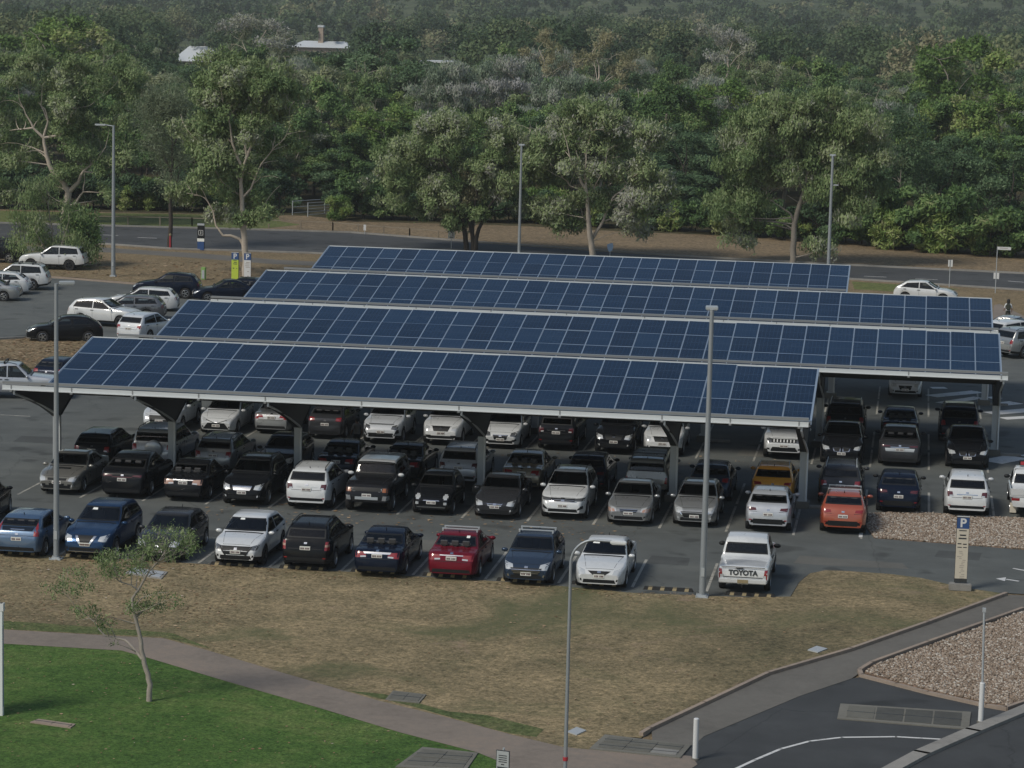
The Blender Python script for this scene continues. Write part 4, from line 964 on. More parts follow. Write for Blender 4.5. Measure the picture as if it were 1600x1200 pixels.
# ------------------------------------------------------------------ lamp posts
def pole(base, h, r0, r1, label, heads, name='lamp_post', cat='lamp post', arm=None, base_plate=True):
    root = empty(name, base, 0, label, cat, 'car park and street lamps')
    b = MB(); b.tube([(0, 0, 0), (0, 0, h)], [r0, r1], 14); b.build('pole', M['galv_pole'], root, smooth=True)
    if base_plate:
        b = MB(); b.box((0, 0, .02), (.42, .42, .04)); b.box((0, 0, .07), (r0*2.5, r0*2.5, .06)); b.build('base_plate', M['galv'], root)
        for sx in (-1, 1):
            for sy in (-1, 1): b = MB(); b.tube([(sx*.19, sy*.19, .04), (sx*.19, sy*.19, .1)], .022, 6); b.build('bolt', M['galv'], root)
        b = MB(); b.box((0, -r0-.004, .9), (.12, .02, .3)); b.build('access_door', M['galv'], root)
    for ang, reach, l, wd in heads:
        ca, sa = math.cos(ang), math.sin(ang)
        if reach > .1:
            b = MB(); b.tube([(0, 0, h-.05), (ca*reach, sa*reach, h+.02)], .035, 8); b.build('arm', M['galv'], root, smooth=True)
        b = MB(); b.box((ca*(reach+l/2), sa*(reach+l/2), h+.03), (l, wd, .11), rz=ang); hd = b.build('lamp_head', M['galv'], root, bevel=.02)
        b = MB(); b.box((ca*(reach+l/2), sa*(reach+l/2), h-.03), (l*.8, wd*.8, .02), rz=ang); b.build('lens', M['lens'], hd)
    return root
def ph(x, y, ytop): p = G(x, y); return p, atY(x, ytop, p.y).z
p, h = ph(1097, 933, 483); pole(p, h, .118, .072, 'tall galvanised lamp post in front of the canopies, right of the empty bay', [(R(95), .0, .5, .42)])
p, h = ph(88, 874, 443); pole(p, h, .108, .066, 'galvanised lamp post by the blue parked cars at the left of the grass', [(R(20), .1, .55, .30)])
p, h = ph(177, 432, 196); pole(p, h, .16, .09, 'galvanised lamp post with one long arm on the left verge', [(R(185), .55, .8, .24)])
p, h = ph(810.5, 412, 227); pole(p, h, .13, .08, 'street lamp rising behind the middle of the far canopy', [(R(90), 0, .45, .45)])
p, h = ph(1293.5, 434, 243); rr = pole(p, h, .14, .09, 'street lamp with a small extra lamp part way up, behind the far canopy', [(R(90), 0, .45, .45)])
b = MB(); b.tube([(0, 0, h*.755), (.2, 0, h*.76)], .03, 6); b.box((.34, 0, h*.762), (.35, .2, .08)); b.build('lamp_head', M['galv'], rr)
# curved lamp in the foreground
p = G(882.5, 1222); root = empty('curved_lamp_post', p, 0, 'curved arm lamp post standing in front on the concrete path', 'lamp post', 'car park and street lamps')
hh = atY(893, 870, p.y).z
pts = [(0, 0, 0), (0, 0, hh*.5), (0, 0, hh-.15)]+[(.62*(1-math.cos(t)), 0, hh-.15+.62*math.sin(t)) for t in np.linspace(.2, math.pi/2-.05, 8)]+[(1.05, 0, hh+.46)]
b = MB(); b.tube(pts, [.054, .047, .039]+[.034]*8+[.034], 12); b.build('pole', M['galv_pole'], root, smooth=True)
b = MB(); b.box((1.22, 0, hh+.44), (.42, .14, .08), ry=.03); hd = b.build('lamp_head', M['white_steel'], root, bevel=.015)
b = MB(); b.box((1.22, 0, hh+.395), (.34, .1, .02)); b.build('lens', M['lens'], hd)
b = MB(); b.tube([(0, 0, .58), (0, 0, .68)], .068, 12); b.build('red_band', M['redpaint'], root)
b = MB(); b.box((0, 0, .02), (.3, .3, .04)); b.build('base_plate', M['galv'], root)
for x, yb, yt, Y, t in ((537, 215, 172, 400, 'street lamp with a twin head among the trees, left of centre'), (709.5, 93, 48, 735, 'far street lamp beside the long low white roof'), (263, 98, 70, 800, 'far street lamp left of the tin roofed house'), (956, 78, 47, 700, 'far street lamp right of the red-brown gum trees'), (590, 66, 42, 800, 'far street lamp above the dark fig tree')):
    a = atY(x, yb, Y); z = atY(x, yt, Y).z
    root = pole((a.x, a.y, 0), z, .13, .08, t, [(0, .15, .7, .35), (math.pi, .15, .7, .35)] if Y < 500 else [(0, 0, .8, .4)], base_plate=False)

# ------------------------------------------------------------------ signs, posts, pits
def text(s, size, mt, parent, loc, rot, name='lettering', ext=.004, bold=0):
    cu = bpy.data.curves.new(name, 'FONT'); cu.body = s; cu.size = size; cu.align_x = 'CENTER'; cu.align_y = 'CENTER'; cu.extrude = ext; cu.offset = bold
    t = bpy.data.objects.new(name, cu); COL.objects.link(t); bpy.context.view_layer.update()
    me = bpy.data.meshes.new_from_object(t.evaluated_get(bpy.context.evaluated_depsgraph_get()))
    bpy.data.objects.remove(t); me.materials.clear(); me.materials.append(mt)
    return link(name, me, parent, loc, rot)
def bars(parent, rows, y, mt, name='text_line'):
    for cx_, cz, wd, hh_ in rows:
        b = MB(); b.box((cx_, y, cz), (wd, .004, hh_)); b.build(name, mt, parent)
FR = (R(90), 0, 0)
def totem(x, y, ytop, wd, label, panel, rows, foot=True, rz=0., soft=None):
    p = G(x, y); h = atY(x, ytop, p.y).z
    root = empty('parking_sign', p, rz, label, 'sign', 'parking totem signs')
    z0 = .28 if foot else .05
    if foot:
        b = MB(); b.box((0, 0, .12), (.78, .42, .25)); b.build('footing', M['kerb_grey'], root, bevel=.03)
    b = MB(); b.box((0, .03, (z0+h)/2), (wd, .10, h-z0)); b.build('cabinet', M['dark_steel'], root)
    hb = wd*1.02
    b = MB(); b.box((0, -.027, (z0+.14+h-hb)/2), (wd-.02, .012, h-hb-z0-.14)); b.build('panel', M[panel], root)
    b = MB(); b.box((0, -.027, h-hb/2-.03), (wd-.02, .012, hb-.06)); hd = b.build('header', M['blue'], root)
    b = MB(); b.box((0, -.025, h-.015), (wd-.01, .02, .03)); b.build('top_cap', M['white'], root)
    text('P', wd*.98, M['white'], hd, (0, -.036, h-hb/2-.03), FR, bold=.012)
    bars(root, [(a*wd, h-hb-c*(h-hb-z0), d*wd, e) for a, c, d, e in rows], -.035, M['ink'] if panel != 'lime' else M['ink'])
    if soft: bars(root, [(a*wd, h-hb-c*(h-hb-z0), d*wd, e) for a, c, d, e in soft], -.035, M['ink_soft'])
    return root
random.seed(3)
soft = [(random.uniform(-.2, .2), .42+.033*k, random.uniform(.12, .4), .022) for k in range(16)]
totem(1500, 922, 806, .44, 'tall narrow parking sign with a blue P header on a concrete foot at the right', 'cream',
      [(.0, .035, .6, .035), (.02, .12, .5, .05), (.0, .18, .62, .05), (-.22, .28, .3, .04), (.2, .285, .3, .04), (-.2, .345, .34, .03), (.22, .345, .28, .03)], rz=.05, soft=soft)
totem(367, 447, 394, .52, 'parking sign with a lime green panel by the pale gum trunk', 'lime', [(.0, .03, .5, .04), (.05, .10, .4, .05), (-.2, .16, .1, .06), (.1, .165, .42, .05), (-.2, .33, .2, .06), (.25, .34, .1, .05)], foot=False)
totem(386.5, 437, 395, .52, 'parking sign with a white panel by the pale gum trunk', 'white', [], foot=False, soft=[(.05, .12, .5, .05), (.0, .2, .6, .05), (-.0, .3, .6, .05), (.05, .38, .6, .04), (.1, .6, .2, .06), (.1, .85, .2, .07)])
p = G(314, 391); h = atY(314, 349, p.y).z; root = empty('information_sign', p, 0, 'black information totem sign with a white framed i on the near side of the road', 'sign')
b = MB(); b.box((0, 0, h/2), (.56, .16, h)); b.build('cabinet', M['trim'], root)
b = MB(); b.box((0, -.09, h-.08), (.58, .02, .16)); b.build('header', M['galv'], root)
b = MB(); b.box((0, -.09, h*.385), (.58, .02, .24)); b.build('band', M['lens'], root)
b = MB(); b.box((0, -.088, h*.17), (.54, .012, h*.32)); b.build('lower_panel', M['blue'], root)
for cx_, cz, wd, hh_ in ((0, h*.655+.19, .38, .03), (0, h*.655-.19, .38, .03), (-.175, h*.655, .03, .38), (.175, h*.655, .03, .38)):
    b = MB(); b.box((cx_, -.086, cz), (wd, .012, hh_)); b.build('symbol_frame', M['white'], root)
text('i', .36, M['white'], root, (0, -.088, h*.655), FR, 'symbol', bold=.01)
def post_sign(x, y, ytop, label, plates, name='road_sign', r=.03, top=None):
    p = G(x, y); h = atY(x, ytop, p.y).z
    root = empty(name, p, 0, label, 'sign'); b = MB(); b.tube([(0, 0, 0), (0, 0, h)], r, 8); b.build('post', M['galv'], root, smooth=True)
    for x0, zc, wd, hh_, mt in plates:
        b = MB(); b.box((x0, -.05, h+zc), (wd, .02, hh_)); b.build('plate', M[mt], root)
    return root, h
rt, h = post_sign(705, 388, 357, 'white arrow sign on a post by the road, left of the many-stemmed tree', [(0, -.42, .56, .82, 'white')])
bars(rt, [(0, h-.76, .34, .05), (0, h-.70, .30, .03)], -.062, M['ink'])
b = MB(); b.tube([(.13, -.066, h-.62), (.12, -.066, h-.45), (.06, -.066, h-.33), (-.02, -.066, h-.27)], .028, 6); b.add([(-.15, -.066, h-.22), (.0, -.066, h-.13), (.02, -.066, h-.36)], [(0, 1, 2), (2, 1, 0)]); b.build('arrow', M['ink'], rt)
post_sign(1483, 449, 406, 'small twin white plates on a thin post beyond the white car roof', [(-.1, -.25, .11, .5, 'white'), (.11, -.25, .14, .52, 'white')])
rt, h = post_sign(1555, 458, 385, 'street name blade on a tall thin post at the right', [(.5, -.12, .95, .22, 'white'), (-.1, -2.15, .16, .45, 'white'), (.13, -2.15, .18, .45, 'white')], 'street_sign')
bars(rt, [(.45, h-.10, .6, .05)], -.063, M['ink_soft'])
post_sign(570, 366, 351, 'small white marker post sign across the road left of centre', [(0, -.25, .22, .5, 'white')])
rt, h = post_sign(953, 401, 380, 'pale blue shield shaped sign under the gum tree at the road', [])
b = MB(); b.add([(-.26, -.05, h-.12), (-.05, -.05, h-.02), (.2, -.05, h+.02), (.26, -.05, h-.25), (.18, -.05, h-.55), (-.05, -.05, h-.72), (-.2, -.05, h-.5)]+[(a, .0, c) for a, c in ((-.26, h-.12), (-.05, h-.02), (.2, h+.02), (.26, h-.25), (.18, h-.55), (-.05, h-.72), (-.2, h-.5))],
     [tuple(range(7)), tuple(range(13, 6, -1))]+[(i, 7+i, 7+(i+1) % 7, (i+1) % 7) for i in range(7)]); b.build('plate', pbr('pale_blue_sign', (.20, .30, .45), .5), rt)
# lower foreground sign
p = G(785, 1262); root = empty('notice_sign', p, R(-12), 'grey notice sign on a short post at the bottom edge of the path', 'sign')
h = atY(791, 1172, p.y).z
b = MB(); b.tube([(0, 0, 0), (0, 0, h+.05)], .03, 8); b.build('post', M['galv'], root)
b = MB(); b.box((0, -.045, h-.36), (.36, .02, .72)); pl = b.build('plate', M['ink'], root)
b = MB(); b.box((0, -.058, h-.36), (.325, .01, .68)); b.build('face', M['galv'], pl)
bars(root, [(0, h-.13-.055*k, .22, .02) for k in range(4)]+[(0, h-.36, .08, .025), (0, h-.46, .28, .07)], -.067, M['ink'])
def bollard(x, y, ytop, label, mast=None):
    p = G(x, y); h = atY(x, ytop, p.y).z; root = empty('bollard', p, 0, label, 'bollard')
    b = MB(); b.tube([(0, 0, 0), (0, 0, h-.02), (0, 0, h)], [.075, .075, .055], 14); b.build('sleeve', M['white'], root, smooth=True)
    b = MB(); b.tube([(0, 0, 0), (0, 0, .05)], .11, 12); b.build('collar', M['pit'], root)
    if mast:
        ht = atY(mast[0], mast[1], p.y); b = MB(); b.tube([(0, 0, h-.05), (ht.x-p.x, 0, ht.z)], .032, 8); b.build('post', M['galv'], root, smooth=True)
        b = MB(); b.box((ht.x-p.x, 0, ht.z-.06), (.1, .08, .12)); b.build('cap', M['galv'], root)
bollard(1086, 1187, 1122, 'plain white bollard beside the pit covers')
bollard(1532, 1129, 1066, 'white sleeve at the foot of a bare steel post by the gravel', (1538, 950))
p = G(266, 389); h = atY(266, 368, p.y).z; root = empty('hydrant_post', p, 0, 'red hydrant marker post beside the dark tree trunk', 'post')
b = MB(); b.tube([(0, 0, 0), (0, 0, h)], .07, 10); b.build('post', M['redpaint'], root); b = MB(); b.tube([(0, 0, h), (0, 0, h+.12), (0, 0, h+.16)], [.1, .1, .02], 10); b.build('cap', M['stop_yellow'], root)
p = G(318, 437); root = empty('service_cabinet', p, 0, 'small green service cabinet on the dry verge', 'cabinet')
b = MB(); b.box((0, 0, .45), (.32, .3, .9)); b.build('body', M['green_box'], root, bevel=.03); b = MB(); b.box((0, -.16, .4), (.2, .02, .6)); b.build('door', M['galv'], root)
p = G(1, 1118); root = empty('sign_frame', (p.x-.02, p.y, 0), 0, 'edge of a pale blue framed board standing on the lawn at the left edge', 'sign')
h = atY(0, 942, p.y).z
b = MB(); b.box((-.55, 0, h*.44), (1.3, .10, h*.72)); b.build('board', pbr('board_blue', (.30, .34, .42), .5), root)
b = MB(); b.box((-.55, 0, h-.11), (1.36, .14, .22)); b.build('header', M['white'], root)
for sx in (.05, -1.15): b = MB(); b.box((sx, 0, h/2), (.09, .12, h)); b.build('post', M['white_steel'], root)
# pits and lids
def pit(name, poly, label, lids, base='pit', lidm='pit_dark', h=.035, grid=(1, 1), gap=.05, z0=.01):
    P = GP(poly); c = sum(P, Vector())/len(P)
    root = empty(name, (c.x, c.y, 0), 0, label, 'pit cover')
    b = MB(); b.prism([(q.x-c.x, q.y-c.y) for q in P], z0, z0+h); b.build('surround', M[base], root)
    nx_, ny_ = grid
    if nx_*ny_ > 1 or lids:
        A, B, C_, D = [np.array((q.x-c.x, q.y-c.y)) for q in P]
        for i in range(nx_):
            for j in range(ny_):
                u0, u1 = .06+(.88*i)/nx_+gap/2*.3, .06+.88*(i+1)/nx_-gap/2*.3; v0, v1 = .1+.8*j/ny_+gap*.3, .1+.8*(j+1)/ny_-gap*.3
                f = lambda u, v: (1-v)*((1-u)*A+u*B)+v*((1-u)*D+u*C_)
                lm = lidm if not isinstance(lidm, list) else lidm[(i*ny_+j) % len(lidm)]
                b = MB(); b.prism([tuple(f(u0, v0)), tuple(f(u1, v0)), tuple(f(u1, v1)), tuple(f(u0, v1))], z0, z0+h+.012); b.build('lid', M[lm], root)
                b = MB(); q = f((u0+u1)/2, (v0+v1)/2); b.box((q[0], q[1], z0+h+.012), (abs(B-A).sum()/nx_*.8, .03, .012), rz=math.atan2(B[1]-A[1], B[0]-A[0])); b.build('joint', M['ink'], root)
    return root
M['pit_mid'] = conc('pit_lid_mid', (.125, .122, .105)); M['pit_light'] = conc('pit_lid_light', (.22, .215, .20))
pit('pit_cover', [(921, 1172), (1063, 1186), (1080, 1166), (945, 1150)], 'concrete pit with three pairs of lids between path and driveway', 1, 'pit', ['pit_mid', 'pit_mid', 'pit_mid', 'pit_mid', 'pit_light', 'pit_mid'], grid=(3, 2), z0=.014)
pit('pit_cover', [(1308, 1124), (1514, 1141), (1517, 1114), (1313, 1101)], 'long concrete pit with four dark lids set into the driveway', 1, 'pit', ['pit_mid', 'pit_dark', 'pit_dark', 'pit_dark'], grid=(4, 1), z0=.002)
pit('pit_cover', [(602, 1095), (655, 1100), (666, 1087), (614, 1081)], 'concrete pit cover in the grass above the path', 1, 'pit', 'pit_mid', grid=(2, 1), z0=.008)
pit('pit_cover', [(618, 1200), (728, 1206), (747, 1178), (660, 1169)], 'concrete pit cover in the lawn at the bottom edge', 1, 'pit', ['pit_mid', 'pit_mid'], grid=(2, 2), z0=.005)
pit('pit_cover', [(47, 1130), (110, 1139), (118, 1133), (60, 1125)], 'small pinkish double lid in the lawn at left', 1, 'kerb', 'kerb', grid=(2, 1), z0=.003)
pit('pit_cover', [(195, 897), (252, 906), (262, 895), (210, 888)], 'pale steel pit cover in the dry grass behind the sapling', 1, 'kerb_grey', 'lid_light', grid=(2, 1), z0=.008)
for poly, t in (([(886, 1145), (901, 1150), (916, 1143), (901, 1138)], 'small pale steel lid beside the foreground lamp post'), ([(1262, 1017), (1278, 1021), (1293, 1015), (1276, 1011)], 'small pale steel lid in the grass near the long kerb')):
    pit('pit_cover', poly, t, 0, 'lid_light', z0=.008)
# fences across the road
def rail_fence(L, label, h=.75, step=2.6, rails=(.7,), mt='timber', name='rail_fence'):
    P = GP(L); c = P[0]; root = empty(name, c, 0, label, 'fence')
    for a, d in zip(P[:-1], P[1:]):
        v = d-a; n = max(1, int(v.length/step))
        for k in range(n+1):
            q = a+v*k/n-c; b = MB(); b.box((q.x, q.y, h/2), (.1, .1, h)); b.build('post', M[mt], root)
        for r_ in rails:
            b = MB(); m_ = (a+d)/2-c; b.box((m_.x, m_.y, r_), (v.length, .07, .07), rz=math.atan2(v.y, v.x)); b.build('rail', M[mt], root)
rail_fence([(150, 350), (300, 353), (385, 356)], 'low weathered rail fence on the green verge at left')
rail_fence([(420, 356), (520, 360), (640, 370), (730, 376)], 'low rail fence on the bare verge left of the many-stemmed tree')
def mesh_fence(L, Y0, label):
    P = [Vector(q) for q in L]; root = empty('walkway_fence', P[0], 0, label, 'fence')
    for i, q in enumerate(P):
        b = MB(); b.tube([q-P[0], q-P[0]+Vector((0, 0, 1.35))], .05, 8); b.build('post', M['galv'], root)
    for z in (1.3, .75, .2):
        b = MB(); b.tube([q-P[0]+Vector((0, 0, z)) for q in P], .03, 6); b.build('rail', M['galv'], root)
a = G(457, 336); mesh_fence([a, a+Vector((2.2, 4, 0)), a+Vector((4.5, 8, 0)), a+Vector((7, 12.5, 0))], 0, 'left steel walkway fence leading into the trees')
a = G(481, 339); mesh_fence([a, a+Vector((2.2, 4, 0)), a+Vector((4.5, 8, 0))], 0, 'right steel walkway fence leading into the trees')
# far buildings
def building(x0, x1, yr, ye, Y, label, dep=9, chimney=None, flat=False):
    a = atY(x0, ye, Y); c = atY(x1, ye, Y); zt = atY((x0+x1)/2, yr, Y+dep/2).z; ze = a.z
    root = empty('house', ((a.x+c.x)/2, Y+dep/2, 0), 0, label, 'building', 'far buildings among the trees'); L = c.x-a.x
    b = MB(); b.box((0, 0, ze/2), (L*.96, dep*.92, ze)); b.build('wall', M['brick'], root)
    for k in range(3):
        b = MB(); b.box((-L*.3+L*.3*k, -dep*.46-.02, ze*.55), (1.4, .08, 1.2)); b.build('window', M['glass'], root)
    e = .4; h = max(zt-ze, .5)
    b = MB(); V = [(-L/2-e, -dep/2-e, ze), (L/2+e, -dep/2-e, ze), (L/2+e, dep/2+e, ze), (-L/2-e, dep/2+e, ze)]
    if flat: b.box((0, 0, ze+.25), (L+e, dep+e, .5))
    else: b.add(V+[(-L/2+min(dep*.3, L*.22), 0, ze+h), (L/2-min(dep*.3, L*.12), 0, ze+h)], [(0, 1, 5, 4), (1, 2, 5), (2, 3, 4, 5), (3, 0, 4), (3, 2, 1, 0)])
    rf = b.build('roof', M['tin'], root)
    b = MB(); b.box((0, -dep/2-e-.05, ze+.02), (L+2*e, .12, .14)); b.build('gutter', M['white_steel'], rf)
    if chimney:
        cx_ = atY(chimney[0], chimney[1], Y).x-(a.x+c.x)/2; zc = atY(chimney[0], chimney[1], Y).z
        b = MB(); b.box((cx_, -1, zc/2), (1.7, 1.7, zc)); ch = b.build('chimney', M['brick'], rf)
        b = MB(); b.box((cx_, -1, zc+.2), (2.1, 2.1, .7)); b.build('chimney_cap', M['tin'], ch)
building(270, 345, 72, 95, 820, 'tin roofed house half hidden by trees at upper left', 14)
building(452, 545, 64, 73, 900, 'long pale roofed building with a brick chimney among the trees', 12, (497, 42))
building(658, 712, 88, 97, 735, 'low flat white roofed building beside the far street lamp', 8, flat=True)
# ------------------------------------------------------------------ trees
LEAF = {
 'gum': [(0, (0.081, 0.121, 0.049)), (.35, (0.159, 0.234, 0.090)), (.7, (0.283, 0.340, 0.164)), (1, (0.340, 0.340, 0.304))],
 'gum_grey': [(0, (0.128, 0.170, 0.113)), (.4, (0.221, 0.285, 0.189)), (.75, (0.340, 0.340, 0.301)), (1, (0.340, 0.340, 0.340))],
 'gum_pale': [(0, (0.170, 0.190, 0.105)), (.4, (0.295, 0.324, 0.190)), (.75, (0.340, 0.340, 0.293)), (1, (0.340, 0.340, 0.340))],
 'gum_rust': [(0, (0.142, 0.154, 0.075)), (.4, (0.268, 0.254, 0.138)), (.7, (0.340, 0.309, 0.179)), (1, (0.340, 0.340, 0.224))],
 'lush': [(0, (0.044, 0.084, 0.032)), (.4, (0.095, 0.170, 0.055)), (.75, (0.187, 0.280, 0.093)), (1, (0.335, 0.340, 0.174))],
 'bright': [(0, (0.075, 0.137, 0.036)), (.4, (0.156, 0.252, 0.063)), (.75, (0.279, 0.340, 0.109)), (1, (0.340, 0.340, 0.206))],
 'dark': [(0, (0.036, 0.069, 0.032)), (.4, (0.071, 0.124, 0.056)), (.75, (0.124, 0.199, 0.096)), (1, (0.223, 0.293, 0.158))],
 'oak': [(0, (0.069, 0.092, 0.053)), (.4, (0.130, 0.164, 0.096)), (.75, (0.205, 0.254, 0.152)), (1, (0.301, 0.340, 0.232))],
 'olive': [(0, (0.093, 0.118, 0.056)), (.4, (0.174, 0.203, 0.102)), (.75, (0.292, 0.321, 0.171)), (1, (0.340, 0.340, 0.284))],
}
for k_, s_ in list(LEAF.items()): M['leaf_'+k_] = tone_mat('leaves_'+k_, s_, .6, .3)

def leaf_cloud(centres, radii, n, ll, lw, droop, rg, squash=.8, tone=(.15, .7), hollow=.35, sup=None, ctone=None, rgh=.36):
    """leaf-sized quads gathered in clumps; droop 1 hangs straight down, 0 lies any way"""
    K = len(centres); cnt = np.maximum(8, (n*(radii/radii.mean())**2)).astype(int); idx = np.repeat(np.arange(K), cnt); m_ = len(idx)
    d = rg.normal(size=(m_, 3)); d /= np.linalg.norm(d, axis=1)[:, None]+1e-9
    r = (hollow+(1-hollow)*rg.random(m_)**.6)*radii[idx]*(1+.18*rg.normal(size=m_))
    off = d*r[:, None]; off[:, 2] *= squash
    if droop > .4: off[:, 2] -= np.abs(rg.normal(size=m_))*radii[idx]*.55*droop
    P = centres[idx]+off
    a = rg.normal(size=(m_, 3))
    if droop > 0: a = a*(1-droop*.75); a[:, 2] -= droop*1.1
    a /= np.linalg.norm(a, axis=1)[:, None]+1e-9
    dn = d if sup is None else (P-sup[idx]); dn = dn/(np.linalg.norm(dn, axis=1)[:, None]+1e-9)
    nrm = dn*1.3+rg.normal(size=(m_, 3))*rgh+np.array([0, 0, .4])
    b = np.cross(nrm, a); b /= np.linalg.norm(b, axis=1)[:, None]+1e-9
    L_ = ll*rg.uniform(.6, 1.4, m_)[:, None]; W_ = lw*rg.uniform(.6, 1.4, m_)[:, None]
    V = np.stack([P-a*L_/2, P-b*W_/2+a*L_*.05, P+a*L_/2, P+b*W_/2+a*L_*.05], 1).reshape(-1, 3)
    F = np.arange(m_*4).reshape(-1, 4)
    ct = rg.uniform(tone[0], tone[1], K) if ctone is None else ctone; T = np.clip(ct[idx]+rg.normal(size=m_)*.13, 0, 1)
    return V, F, T
def bunch(cs, k, r, rg, tone):
    """each big clump becomes a dome of k smaller ones"""
    out = []; sup = []; ct = []
    for c in cs:
        t = rg.uniform(tone[0], tone[1]); rr = r*rg.uniform(.7, 1.25)
        for j in range(k):
            d = rg.normal(size=3); d /= np.linalg.norm(d); d[2] = abs(d[2])*1.0-.25
            out.append(c+d*rr*np.array([1, 1, .75])*rg.uniform(.55, 1)); sup.append(c-np.array([0, 0, rr*.5])); ct.append(np.clip(t+rg.normal()*.07, 0, 1))
    return np.array(out), np.array(sup), np.array(ct)
def limb_mesh(limbs, name, mt):
    b = MB()
    for pts, rad in limbs: b.tube(pts, rad, 8 if max(rad) > .09 else 5, cap=False)
    me = mesh(name, b.V, b.F, mt, smooth=True); return me
def curve_pts(a, c, rg, sag=.12, n=5):
    a = Vector(a); c = Vector(c); L = (c-a).length; o = Vector(rg.normal(size=3))*L*.10
    return [a.lerp(c, t)+(o+Vector((0, 0, L*sag)))*4*t*(1-t)*.6 for t in np.linspace(0, 1, n)]
def grow(limbs, centres, rg, r_twig=.05, extra=1, sag=.1):
    """join every leaf clump to the nearest main limb"""
    nodes = []; 
    for pts, rad in limbs:
        for p, r in zip(pts[1:], rad[1:]): nodes.append((Vector(p), r))
    out = []
    for c in centres:
        c = Vector(c); best = min(nodes, key=lambda q: (q[0]-c).length+max(0, q[0].z-c.z+.3)*1.5)
        pts = curve_pts(best[0], c, rg, sag); r0 = min(best[1]*.7, r_twig*1.6); out.append((pts, list(np.linspace(r0, r_twig*.3, len(pts)))))
        if (c-best[0]).length < 5: nodes.append((pts[3], r0*.5))
    return out
def proto_tree(seed, H, Rc, kind, bark, n_cl, n_leaf, ll, lw, droop, fork=.3, rcl=(.9, 1.5), trunk=.2, lean=.04, shape=(.42, .98), multi=1, squash=.8, open_=0.):
    rg = np.random.default_rng(seed); limbs = []
    bases = [Vector((0, 0, 0))]*multi; z0, z1 = H*shape[0], H*shape[1]; cz = (z0+z1)/2; hz = (z1-z0)/2
    cs = []
    while len(cs) < n_cl:
        d = rg.normal(size=3); d /= np.linalg.norm(d); rr = rg.uniform(.45+.2*open_, 1)**.5
        lob = 1+.22*math.sin(3*math.atan2(d[1], d[0])+seed)+.14*math.sin(5*d[2]+seed*2)
        p = np.array([d[0]*Rc*rr*lob, d[1]*Rc*rr*lob, cz+d[2]*hz*rr])
        if p[2] < z0*.8: continue
        cs.append(p)
    cs = np.array(cs); rc = rg.uniform(rcl[0], rcl[1], n_cl)
    for k in range(multi):
        top = Vector((rg.normal()*Rc*.25, rg.normal()*Rc*.25, H*.82)) if multi == 1 else Vector((math.cos(k*6.28/multi)*Rc*.5, math.sin(k*6.28/multi)*Rc*.5, H*.8))
        pts = [Vector((0, 0, -.1)).lerp(top, t)+Vector((rg.normal()*lean*H*t, rg.normal()*lean*H*t, 0))*(1 if t < 1 else 0) for t in np.linspace(0, 1, 9)]
        limbs.append((pts, list(np.linspace(trunk/(1 if multi == 1 else 1.4), trunk*.16, 9))))
    main = limbs[0][0]
    for k in range(int(5+rg.integers(0, 3))):
        t = rg.uniform(fork, .75); i = int(t*8); a = main[i]; ang = k*2.4+rg.normal()*.3
        e = Vector((math.cos(ang)*Rc*.72, math.sin(ang)*Rc*.72, min(z1*.93, a.z+H*rg.uniform(.15, .4))))
        pts = curve_pts(a, e, rg, .06, 6); r0 = trunk*(1-t)*.72; limbs.append((pts, list(np.linspace(r0, r0*.2, 6))))
    limbs += grow(limbs, cs, rg, .045*H/12)
    nb_ = max(8, n_cl//3); ids = rg.permutation(n_cl)[:nb_]; bc, sup, ct = bunch(cs[ids], 5, rc.mean()*1.05, rg, (.12, .8))
    V, F, T = leaf_cloud(bc, np.full(len(bc), rc.mean()*.62), int(n_leaf*n_cl/len(bc)), ll*.8, lw*.85, droop, rg, squash, sup=sup, ctone=ct)
    return limb_mesh(limbs, 'trunk', M[bark]), npmesh('crown', V, F, M['leaf_'+kind], T), H
def put_tree(proto, name, loc, label, cat='tree', scale=1., group=None, rz=None, leafmat=None):
    tm, cm, H = proto; root = empty(name, loc, rz if rz is not None else random.uniform(0, 6.28), label, cat, group)
    root.scale = (scale*random.uniform(.92, 1.1), scale*random.uniform(.92, 1.1), scale) if isinstance(scale, (int, float)) else scale
    link('trunk', tm, root); c = link('crown', cm, root)
    if leafmat: slot(c, M['leaf_'+leafmat])
    return root
